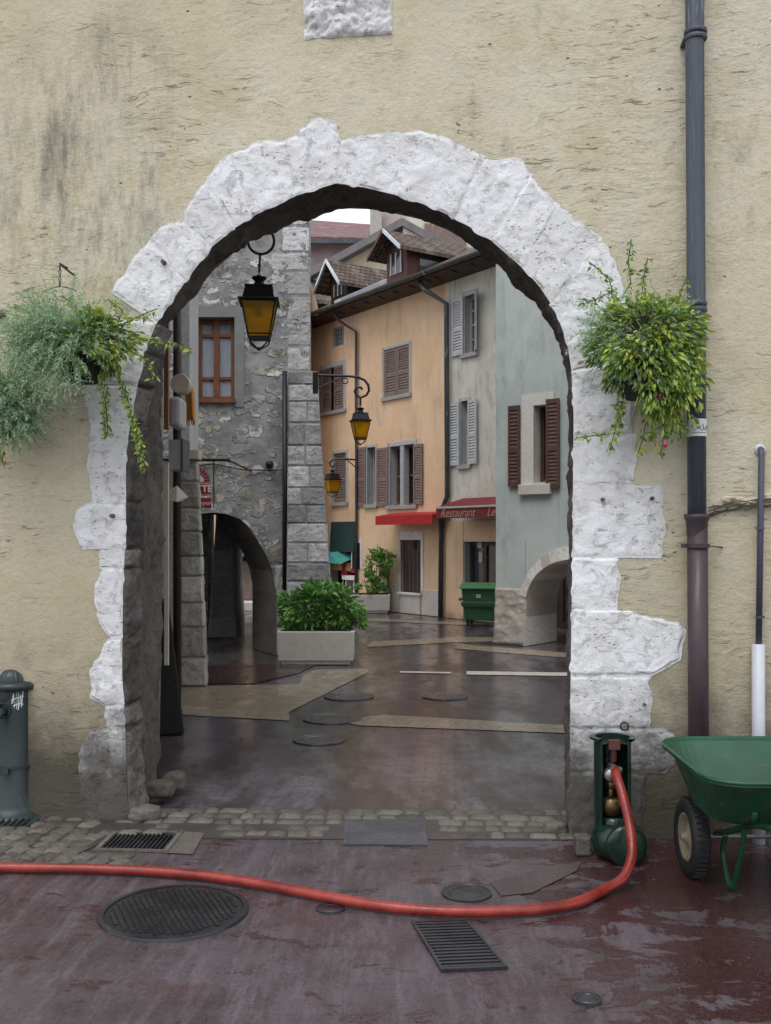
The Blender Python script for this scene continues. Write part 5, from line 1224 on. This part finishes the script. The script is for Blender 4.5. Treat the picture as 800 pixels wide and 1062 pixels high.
# shopfront
a = H_shop; m = MB(f); m.box((a[0]-.2, 2.2, 0), (a[1]+.2, 2.3, a[3]+.1)); m.box((a[0]-.3, .22, 0), (a[0]-.2, 2.2, a[3]+.1)); m.box((a[1]+.2, .22, 0), (a[1]+.3, 2.2, a[3]+.1)); m.box((a[0]-.3, .22, a[3]+.001), (a[1]+.3, 2.3, a[3]+.1)); obj('shop_interior', m, m_dark, orange)
m = MB(f); za = a[3]; m.hexa([(a[0], -.05, za-.75), (a[1]-.05, -.05, za-.75), (a[1]-.05, .2, za-.55), (a[0], .2, za-.55)], [(a[0], -.0, za), (a[1]-.05, .0, za), (a[1]-.05, .2, za), (a[0], .2, za)]); obj('shop_blind', m, m_sgreen, orange)
m = MB(f); m.hexa([(a[0], -.3, za-1.0), (a[0]+.9, -.3, za-1.05), (a[0]+.9, .1, za-.9), (a[0], .1, za-.85)], [(a[0], -.28, za-.85), (a[0]+.4, -.28, za-.8), (a[0]+.4, .1, za-.7), (a[0], .1, za-.7)]); obj('turquoise_blind', m, m_turq, orange)
m = MB(f); m.box((a[0], .05, za-1.22), (a[1]-.1, .1, za-1.02)); obj('fascia', m, m_yellow, orange)
for (px, py, w_, h_, mt, lb) in ((355, 578, .28, .45, m_redgoods, 'red bag hanging high in the dark shop doorway'), (355, 592, .28, .3, m_redgoods, 'lower red bag in the dark shop doorway'), (365, 588, .25, .3, m_redgoods, 'red parcel above the white tray in the shop doorway')):
    s_ = f.s(px); z_ = f.z(px, py); m = MB(f); m.hexa([(s_-w_/2, .02, z_-h_/2), (s_+w_/2, .02, z_-h_/2), (s_+w_/2, .2, z_-h_/2), (s_-w_/2, .2, z_-h_/2)], [(s_-w_/3, .05, z_+h_/2), (s_+w_/3, .05, z_+h_/2), (s_+w_/3, .17, z_+h_/2), (s_-w_/3, .17, z_+h_/2)])
    o = obj('shop_bag', m, mt, loc=f((s_, .1, z_)), bevel=.03); tag(o, lb, 'bag')
s_ = f.s(365); z_ = f.z(365, 597); m = MB(f); m.box((s_-.3, -.1, z_-.1), (s_+.25, .2, z_+.0)); m.box((s_-.22, -.05, z_-.9), (s_-.18, .15, z_-.1)); m.box((s_+.14, -.05, z_-.9), (s_+.18, .15, z_-.1)); o = obj('display_tray', m, m_signwhite, loc=f((s_, 0, 0))); tag(o, 'white display tray on legs in the shop doorway', 'display stand')
# cream house windows
window(f, cream, *HC_u, .12, m_surround, m_glass, 1, (.25, .5, .75), surround=m_surround, sw=.1); window(f, cream, *HC_l, .12, m_surround, m_glass, 1, (.25, .5, .75), surround=m_surround, sw=.08)
shutter(f, cream, f.s(470), f.s(482.3), HC_u[2], HC_u[3], -.04, m_shutw, ang=4); shutter(f, cream, f.s(493.5), f.s(503), HC_u[2], HC_u[3], -.04, m_shutw, hinge='l', ang=35)
shutter(f, cream, f.s(467), f.s(478.3), HC_l[2], HC_l[3], -.04, m_shutw, ang=4); shutter(f, cream, f.s(486.6), f.s(497), HC_l[2], HC_l[3], -.04, m_shutw, ang=8)
a = HC_door; window(f, cream, a[0], a[1], 0, a[3], .15, m_dwood, m_glass, 3, (), fw=.08, name='glass_door')
m = MB(f); m.box((a[0]+.25, .13, 1.5), (a[0]+.4, .145, 2.15)); m.box((a[0]+.3, .13, 1.2), (a[0]+.42, .145, 1.4)); obj('notices', m, m_sbox, cream)
# awnings
t = thing('awning', f((f.s(422), 0, f.z(422, 540))), 'plain scarlet folded awning on the orange house above the brown door', 'awning')
s0, s1 = f.s(391, .5), f.s(450, .5); z0, z1 = f.z(420, 544, .5), f.z(420, 532, .5)
m = MB(f); m.hexa([(s0, -.52, z1-.07), (s1, -.52, z1-.07), (s1, 0, z1+.0), (s0, 0, z1+.0)], [(s0, -.52, z1-.05), (s1, -.52, z1-.05), (s1, 0, z1+.03), (s0, 0, z1+.03)]); obj('canopy', m, m_awning, t)
m = MB(f); m.box((s0, -.54, z0), (s1, -.521, z1-.05)); obj('valance', m, m_awning, t)
m = MB(f); m.tube([(s0, -.5, z1-.09), (s1, -.5, z1-.09)], .03, 8); obj('roller', m, m_redwood, t)
t = thing('awning', f((f.s(488), 0, zc2)), 'dark crimson restaurant awning with cream script over the cream house shopfront', 'awning')
s0, s1 = f.s(454, .6), f.s(525, .6); z0, z1 = f.z(485, 537, .6), f.z(485, 525.5, .6); zt_ = f.z(485, 523, .2)
m = MB(f); m.hexa([(s0+.1, -.62, z1), (s1, -.62, z1), (s1, -.0, zt_+.1), (s0+.1, -.0, zt_+.1)], [(s0+.1, -.62, z1+.03), (s1, -.62, z1+.03), (s1, 0, zt_+.14), (s0+.1, 0, zt_+.14)]); obj('canopy', m, m_awning2, t)
m = MB(f); m.box((s0, -.64, z0), (s1, -.621, z1)); va = obj('valance', m, m_awning2, t)
m = MB(f); m.box((s0, -.66, z1-.02), (s1, -.641, z1+.02)); obj('rail', m, m_sbox, t)
zc_ = (z0+z1)/2-.01
for body, px in (('Restaurant', 474), ('Le', 509)):
    sc_ = f.s(px, .65); tm = text_mb(body, .25, lambda p, sc_=sc_: f((sc_+p[0]*1.0, -.644+p[1], zc_+p[2])), .35, .002); obj('lettering', tm, m_script, va)
# drainpipes and gutter on these houses
m = MB(f); s_ = f.s(467); P_ = [(s_-.55, -.42, ZE-.08), (s_-.35, -.4, ZE-.3), (s_, -.1, ZE-.62), (s_, -.08, f.z(467, 515)), (f.s(461), -.08, f.z(461, 530)), (f.s(460), -.08, 0)]
m.tube(P_, .055, 12); o = obj('house_downpipe', m, m_gutter, loc=f((s_, -.08, 0)), smooth=True); tag(o, 'dark grey downpipe between the orange house and the cream house', 'drainpipe')
m = MB(f); s_ = f.s(372); P_ = [(f.s(361), -.4, ZE-.1), (f.s(363), -.3, ZE-.3), (s_, -.07, ZE-.6), (s_, -.06, f.z(372, 530)), (s_, -.06, 0)]
m.tube(P_, .035, 10); o = obj('house_downpipe', m, m_rust, loc=f((s_, -.06, 0)), smooth=True); tag(o, 'thin brown downpipe on the orange house beside the shop doorway', 'drainpipe')
# roof: two pitches of tiles with gutter
def roof(parent, s0, s1, up=1.15, back=2.3, ov=.5, mat=m_roof):
    m = MB(f); y0, z0 = -ov, ZE-.02; m.hexa([(s0, y0, z0), (s1, y0, z0), (s1, back, z0+up*(back+ov)/back), (s0, back, z0+up*(back+ov)/back)], [(s0, y0, z0+.07), (s1, y0, z0+.07), (s1, back, z0+.07+up*(back+ov)/back), (s0, back, z0+.07+up*(back+ov)/back)])
    zr = z0+up*(back+ov)/back; m.hexa([(s0, back, zr), (s1, back, zr), (s1, back*2+.5, z0), (s0, back*2+.5, z0)], [(s0, back, zr+.07), (s1, back, zr+.07), (s1, back*2+.5, z0+.07), (s0, back*2+.5, z0+.07)])
    ro = obj('roof', m, mat, parent)
    m = MB(f); n = 9
    for a0 in range(0, 1):
        pr = [(.075*math.cos(R(a)), .075*math.sin(R(a))) for a in range(180, 361, 20)]
        for (p, q) in zip(pr, pr[1:]): m.hexa([(s0, y0-.06+p[0], z0+.05+p[1]), (s1, y0-.06+p[0], z0+.05+p[1]), (s1, y0-.06+q[0], z0+.05+q[1]), (s0, y0-.06+q[0], z0+.05+q[1])], [(s0, y0-.06+p[0]*.9, z0+.05+p[1]*.9), (s1, y0-.06+p[0]*.9, z0+.05+p[1]*.9), (s1, y0-.06+q[0]*.9, z0+.05+q[1]*.9), (s0, y0-.06+q[0]*.9, z0+.05+q[1]*.9)])
    obj('gutter', m, m_gutter, parent)
    m = MB(f); m.hexa([(s0, y0+.02, z0-.03), (s1, y0+.02, z0-.03), (s1, 0, z0-.12), (s0, 0, z0-.12)], [(s0, y0+.02, z0-.005), (s1, y0+.02, z0-.005), (s1, 0, z0+.02), (s0, 0, z0+.02)])
    k = s0
    while k < s1: m.box((k, y0+.12, z0-.09), (k+.07, 0, z0-.03)); k += .6
    obj('eaves', m, m_dwood, parent)
    return ro
roof(orange, S_L-.3, S_M-.02); roof(cream, S_M+.02, S_R+.5)
def rz(y): return ZE+.05+1.15/2.3*(y+.5)      # roof surface height
# party wall flashing
m = MB(f)
for px in (363, 359): s_ = f.s(px); m.hexa([(s_, -.45, rz(-.45)), (s_+.28, -.45, rz(-.45)), (s_+.28, 2.2, rz(2.2)), (s_, 2.2, rz(2.2))], [(s_, -.45, rz(-.45)+.1), (s_+.28, -.45, rz(-.45)+.1), (s_+.28, 2.2, rz(2.2)+.1), (s_, 2.2, rz(2.2)+.1)]); break
obj('roof_flashing', m, m_flash, orange)
def dormer(parent, s0, s1, yf, depth, ze, zp, wallm, name='dormer', glz=False, ov=.35, bl=0):
    m = MB(f); zb = rz(yf)-.15; m.box((s0, yf, zb), (s1, yf+depth, ze)); sm_ = (s0+s1)/2
    m.prism([(s0, ze), (s1, ze), (sm_, zp-.05)], yf, yf+depth)
    d = obj(name, m, wallm, parent)
    m = MB(f); k_ = (zp-ze)/((s1-s0)/2)
    for sg, e in ((-1, s0), (1, s1)):
        oe = e+sg*.22; zo = ze-.22*k_
        m.hexa([(sm_, yf-ov, zp-.03), (oe, yf-ov, zo-.03), (oe, yf+depth+.6, zo-.03), (sm_, yf+depth+.6, zp-.03)], [(sm_, yf-ov, zp+.05), (oe, yf-ov, zo+.05), (oe, yf+depth+.6, zo+.05), (sm_, yf+depth+.6, zp+.05)])
    obj('dormer_roof', m, m_roof, d)
    m = MB(f)
    for sg, e in ((-1, s0), (1, s1)):
        oe = e+sg*.24; zo = ze-.24*k_; m.hexa([(sm_, yf-ov-.05, zp-.03), (oe, yf-ov-.05, zo-.03), (oe, yf-ov-.005, zo-.03), (sm_, yf-ov-.005, zp-.03)], [(sm_, yf-ov-.05, zp+.06), (oe, yf-ov-.05, zo+.06), (oe, yf-ov-.005, zo+.06), (sm_, yf-ov-.005, zp+.06)], bl if sg < 0 else 0)
    obj('barge_board', m, [m_flash, m_redwood], d)
    m = MB(f); wv = (s1-s0)*.22; m.box((s0+wv, yf-.02, zb+.3), (s1-wv, yf-.005, ze-.1)); m.box((s0+wv, yf-.03, zb+.3), (s0+wv+.05, yf-.021, ze-.1), 1); m.box((s1-wv-.05, yf-.03, zb+.3), (s1-wv, yf-.021, ze-.1), 1); m.box((sm_-.03, yf-.03, zb+.3), (sm_+.03, yf-.021, ze-.1), 1)
    obj('dormer_window', m, [m_glass, m_sbox], d)
    if glz:
        m = MB(f)
        for a, b in ((.35, 1.0), (1.15, 1.9)): m.box((s1+.005, yf+a, ze-.75), (s1+.02, yf+b, ze-.12)); m.box((s1+.021, yf+a, ze-.5), (s1+.03, yf+b, ze-.44), 1)
        obj('side_window', m, [m_glass, m_dwood], d)
    return d
s0, s1 = f.s(403, -.1), f.s(424, -.1); dormer(orange, s0, s1, .05, 2.2, f.z(413, 258, -.1), f.z(409, 245, -.1), m_redwood, glz=True, bl=1)
s0, s1 = f.s(340, -.1), f.s(356, -.1); dormer(orange, s0, s1, .2, 2.3, f.z(350, 289, -.1), f.z(345, 274, -.1), m_dwood)
# third lantern on the orange house
q = f((f.s(370), 0, 0)); Yq = q.y-.3; c = at(345, 486, Yq)
t = lantern('wall_lantern', c, (516-486)/F*Yq*1.0, R(30), 'smallest farthest amber lantern on a bracket fixed to the orange house')
m = MB(); A_ = f((f.s(370), 0, f.z(370, 477))); q3 = lambda px, py: at(px, py, Yq)
m.tube([A_, q3(358, 476), q3(350, 476), q3(345, 477), q3(342, 480), q3(343, 483.5), q3(346, 484), q3(347.5, 482)], .022, 6); m.tube([q3(345, 484), c], .016, 6); m.tube([q3(360, 477), q3(366, 482), f((f.s(370), 0, f.z(370, 486)))], .014, 6); obj('bracket', m, m_black, t)

# ================================================================== HOUSES BEHIND
def gable(name, Y, poly_px, depth, mat, label, roofline=None, rm=m_verge, rt=.25):
    P_ = [at(px, py, Y) for px, py in poly_px]; x0, x1 = min(p.x for p in P_), max(p.x for p in P_)
    t = thing(name, ((x0+x1)/2, Y, 0), label, 'house'); m = MB(); m.prism([(x1, 0), (x0, 0)]+[(p.x, p.z) for p in P_], Y, Y+depth); obj('wall', m, mat, t)
    if roofline:
        m = MB()
        for (a, b) in zip(roofline, roofline[1:]):
            A_, B_ = at(*a, Y), at(*b, Y); m.hexa([(A_.x, Y-.5, A_.z-rt), (B_.x, Y-.5, B_.z-rt), (B_.x, Y+depth, B_.z-rt), (A_.x, Y+depth, A_.z-rt)], [(A_.x, Y-.5, A_.z), (B_.x, Y-.5, B_.z), (B_.x, Y+depth, B_.z), (A_.x, Y+depth, A_.z)])
        obj('roof', m, rm, t)
    return t
t = gable('gabled_house', 31, [(300, 300), (416, 236), (480, 275)], 5, m_beige, 'beige gabled house with grey verge behind the orange roof', [(296, 298), (417, 231), (484, 268)], m_verge, .24)
m = MB(); a, b = at(418, 262, 30.6), at(438, 225, 30.6); m.box((a.x, 30.6, a.z), (b.x, 31.6, b.z+.5)); ch = obj('chimney', m, m_cream, t); m = MB(); m.box((a.x-.06, 30.5, b.z+.5), (b.x+.06, 31.7, b.z+.62)); obj('chimney_cap', m, m_lime, ch)
t = gable('mauve_house', 38, [(280, 248), (352, 250), (384, 252), (384, 262), (280, 262)][:3]+[(400, 252)], 6, m_pink, 'mauve walled house with purple red tiled roof, farthest beyond the arch')
Y = 38; a, b = at(270, 248, Y-.6), at(410, 253, Y-.6); c_, d_ = at(410, 239, Y+3), at(270, 229, Y+3); m = MB(); m.hexa([a, b, c_, d_], [p+Vector((0, 0, .18)) for p in (a, b, c_, d_)]); obj('roof', m, m_roofr, t)
m = MB(); a, b = at(270, 252, Y-.55), at(410, 248, Y-.55); m.box((a.x, Y-.7, a.z-.05), (b.x, Y-.6, a.z+.12)); obj('gutter', m, m_gutter, t)
m = MB(); a, b = at(384, 262, 35), at(396, 214, 35); m.box((a.x, 35, 0), (b.x, 36, b.z)); o = obj('chimney_stack', m, m_ashlar_pale, loc=((a.x+b.x)/2, 35, 0)); tag(o, 'tall grey rendered chimney stack against the white sky', 'chimney')
t = gable('upper_house', 36, [(380, 245), (402, 212), (470, 212), (470, 262)], 5, m_pink, 'purple red tiled roof slope right of the tall chimney')
t = gable('back_house', 33, [(436, 225), (560, 225)], 5, m_beige, 'beige house with brown shuttered window behind the dormer')
m = MB(); a, b = at(450, 258, 32.95), at(474, 232, 32.95); m.box((a.x, 32.95, a.z), (b.x, 33, b.z)); m.box((a.x-.3, 32.9, a.z), (a.x-.05, 32.99, b.z)); m.box((b.x+.05, 32.9, a.z), (b.x+.3, 32.99, b.z)); obj('window', m, m_shut, t)
# low roof left of dormer
t = gable('low_roofed_house', 29.2, [(290, 305), (372, 318)], 2.5, m_dwood, 'low tiled roof between the stone tower and the left dormer')
a, b, c_, d_ = at(290, 312, 28.8), at(372, 318, 28.8), at(372, 305, 31), at(290, 286, 31); m = MB(); m.hexa([a, b, c_, d_], [p+Vector((0, 0, .12)) for p in (a, b, c_, d_)]); obj('roof', m, m_roof, t)
# far shop house seen through the tower passage and beside the tower
t = thing('far_shop_house', (-4.5, 24.5, 0), 'brown fronted shop with turquoise blind seen through the tower archway', 'house')
m = MB(); m.box((-14, 24.5, 0), (-1.9, 28, 8.2)); obj('wall', m, m_orange, t)
a, b = at(246, 600, 24.4), at(264, 567, 24.4); m = MB(); m.box((a.x-1, 24.4, 0), (b.x+.3, 24.5, b.z)); obj('shop_window', m, m_dark, t)
m = MB(); a = at(240, 577, 24.0); b = at(262, 568, 24.0); m.box((a.x, 23.9, a.z), (b.x, 24.4, b.z)); obj('blind', m, m_turq, t)
m = MB(); a = at(243, 622, 24.2); b = at(264, 582, 24.2); m.box((a.x, 24.2, a.z), (b.x, 24.39, b.z)); obj('shopfront', m, m_shut, t)
m = MB(); m.box((a.x-1, 23.3, 0), (b.x+.5, 24.19, .18)); obj('step', m, m_lime, t)

# ================================================================== GREY GREEN HOUSE
g = GF
t = grey = thing('grey_green_house', g((.8, 0, 0)), 'pale grey green house with brown shutters above a low arcade arch, right beyond the gateway', 'house')
gs0 = g.s(514.5); gs1 = 6.0; GT = 10
Hw = rect(554, 569, 420, 500, g)
arcI = [(545, 700), (545.3, 640), (546, 620), (549, 610), (553, 602), (558, 595), (564, 590), (572, 585), (580, 582), (591, 580)]
AI = [g.sz(*p) for p in arcI]; AI[0] = (AI[0][0], 0); sc = AI[-1][0]+.06
AI = AI+[(2*sc-p[0], p[1]) for p in AI[::-1]]
arcE = [(538, 700), (538, 640), (540, 616), (543, 605), (547, 597), (553, 588), (561, 579), (570, 573), (580, 569), (591, 567.5)]
zs_ = g.z(560, 560); zl = g.z(520, 609)
m = MB(g)
for a, b in zip(AI[1:-1], AI[2:-1]): m.poly([(a[0], 0, a[1]), (b[0], 0, b[1]), (b[0], 0, zs_), (a[0], 0, zs_)])
m.poly([(gs0, 0, 0), (AI[0][0], 0, 0), (AI[0][0], 0, zs_), (gs0, 0, zs_)]); m.poly([(AI[-1][0], 0, 0), (gs1, 0, 0), (gs1, 0, zs_), (AI[-1][0], 0, zs_)])
wall_front(m, gs0, gs1, zs_, GT, [(Hw[0], Hw[1], Hw[2], Hw[3])], 0, .3, 1)
for a, b in zip(AI, AI[1:]): m.poly([(a[0], 0, a[1]), (b[0], 0, b[1]), (b[0], 1.0, b[1]), (a[0], 1.0, a[1])], 1)
m.poly([(gs0, 0, 0), (gs0, 1, 0), (gs0, 1, GT), (gs0, 0, GT)]); m.poly([(gs0, 1, zs_), (gs1, 1, zs_), (gs1, 1, GT), (gs0, 1, GT)]); m.poly([(gs0, 1, 0), (AI[0][0], 1, 0), (AI[0][0], 1, zs_), (gs0, 1, zs_)])
for a, b in zip(AI[1:-1], AI[2:-1]): m.poly([(a[0], 1, a[1]), (b[0], 1, b[1]), (b[0], 1, zs_), (a[0], 1, zs_)])
obj('wall', m, [m_ggreen, m_lime], grey, fixn=False)
# pier dressing and arch ring
m = MB(g); P = lambda u, v: Vector((gs0-.02-(.05*(1-v)**3)+(AI[0][0]-gs0+.02+.02)*u, -.0, zl*v)); m.patch(P, Vector((0, -1, 0)), 22, 40, .03, .03, 5, .05, 3)
e0 = gs0-.03; P = lambda u, v: Vector((e0-(.05*(1-v)**3), u*.7, zl*v)); m.patch(P, Vector((-1, 0, 0)), 14, 40, .015, .02, 5, .05, 4); obj('pier_facing', m, m_lime, grey, smooth=True)
EI = [g.sz(*p) for p in arcE[2:]]; II = AI[2:10]; m = MB(g)
full = list(zip(II, EI)); full += [((2*sc-a[0], a[1]), (2*sc-b[0], b[1])) for a, b in full[::-1]]
for (a, b), (c_, d_) in zip(full, full[1:]): m.hexa([(a[0], -.035, a[1]), (b[0], -.035, b[1]), (d_[0], -.035, d_[1]), (c_[0], -.035, c_[1])], [(a[0], .02, a[1]), (b[0], .0, b[1]), (d_[0], .0, d_[1]), (c_[0], .02, c_[1])])
obj('arch_ring', m, m_lime, grey)
wn = window(g, grey, *Hw, .2, m_dwood, m_glass, 1, (), fw=.06); m = MB(g)
sa, sb = g.s(541.5), g.s(554); zt_ = g.z(560, 408); zb_ = g.z(560, 502)
m.box((sa, -.02, zb_), (Hw[0], .02, zt_)); m.box((Hw[0], -.02, Hw[3]), (Hw[1]+.1, .02, zt_)); m.box((Hw[1], -.02, zb_), (Hw[1]+.12, .02, Hw[3])); obj('surround', m, m_concrete, wn)
m = MB(g); m.box((sa-.02, -.09, g.z(560, 513)), (g.s(573), .05, zb_-.002)); obj('sill', m, m_concrete, wn, bevel=.01)
shutter(g, grey, g.s(529), g.s(540.5), g.z(535, 505), g.z(535, 421), -.06, m_shutd); shutter(g, grey, g.s(568.5), g.s(582), g.z(575, 507), g.z(575, 414), -.07, m_shutd, hinge='r')
m = MB(g); m.box((g.s(571), -.02, g.z(580, 296)), (g.s(592), .01, g.z(580, 268))); obj('pale_panel', m, m_beige, grey)
m = MB(g); m.tube([(g.s(596), -.08, zs_+.1), (g.s(596), -.08, 9)], .04, 8); o = obj('edge_pipe', m, m_rust, loc=g((g.s(596), -.08, zs_+.1)), smooth=True); tag(o, 'dark pipe on the grey green house at the very edge of the arch', 'pipe')
# arcade behind the arch
m = MB(g); m.box((gs0+.2, 3.2, 0), (gs1, 3.4, zs_)); obj('arcade_wall', m, m_orange, grey)
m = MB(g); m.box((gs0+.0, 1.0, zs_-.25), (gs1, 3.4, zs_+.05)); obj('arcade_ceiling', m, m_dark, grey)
m = MB(g)
for k in range(5): s_ = g.s(574, -3.2)-.4+k*.7; m.box((s_, 3.1, .1), (s_+.58, 3.19, 2.5)); 
ar = obj('arcade_door', m, m_glass, grey); m = MB(g)
for k in range(6): s_ = g.s(574, -3.2)-.5+k*.7; m.box((s_, 3.06, .0), (s_+.09, 3.21, 2.6))
m.box((g.s(574, -3.2)-.5, 3.0, 0), (g.s(574, -3.2)+3.2, 3.05, .12)); obj('door_frame', m, m_dwood, ar)

# wheeled bin ---------------------------------------------------------------------
c = gp(500, 650); kx = c.y/F; hB = (650-603)*kx; t = thing('wheeled_bin', (c.x, c.y, 0), 'large green plastic wheeled rubbish bin by the corner of the grey green house', 'bin')
BF = Face(c.x, c.y, 14); wB = .42
m = MB(BF); m.hexa([(-wB*.80, -.02, .12), (wB*.9, -.02, .12), (wB*.9, .6, .12), (-wB*.80, .6, .12)], [(-wB*.92, -.08, hB*.84), (wB, -.08, hB*.84), (wB, .68, hB*.84), (-wB*.92, .68, hB*.84)])
m.hexa([(-wB*.9, -.10, hB*.44), (wB*.96, -.10, hB*.44), (wB*.96, -.03, hB*.44), (-wB*.9, -.03, hB*.44)], [(-wB*.95, -.12, hB*.55), (wB, -.12, hB*.55), (wB, -.04, hB*.55), (-wB*.95, -.04, hB*.55)]); obj('body', m, m_bin, t, bevel=.02)
m = MB(BF); n = 8
for k in range(n):
    y0 = -.14+.86*k/n; y1 = -.14+.86*(k+1)/n; z0 = hB*.86+.09*math.sin(math.pi*k/n); z1 = hB*.86+.09*math.sin(math.pi*(k+1)/n)
    m.hexa([(-wB*1.02, y0, hB*.84), (wB*1.06, y0, hB*.84), (wB*1.06, y1, hB*.84), (-wB*1.02, y1, hB*.84)], [(-wB*1.0, y0, z0), (wB*1.04, y0, z0), (wB*1.04, y1, z1), (-wB*1.0, y1, z1)])
obj('lid', m, m_bind, t)
for sx in (-.28, .32):
    for sy in (.05, .5): m = MB(BF); m.lathe([(.0001, -.02), (.06, -.02), (.065, 0), (.06, .02), (.0001, .02)], (sx, sy, .065), 'x', 16); m.box((sx-.03, sy-.02, .065), (sx-.022, sy+.02, .13)); m.box((sx+.022, sy-.02, .065), (sx+.03, sy+.02, .13)); obj('castor', m, m_tyre, t)
m = MB(BF); m.box((-.10, -.075, hB*.64), (-.01, -.0535-.01, hB*.72)); obj('sticker', m, m_sbox, t); m = MB(BF)
m.tube([(-wB*.92, .2, hB*.6), (-wB*1.15, .2, hB*.58)], .03, 8); obj('lug', m, m_bin, t)
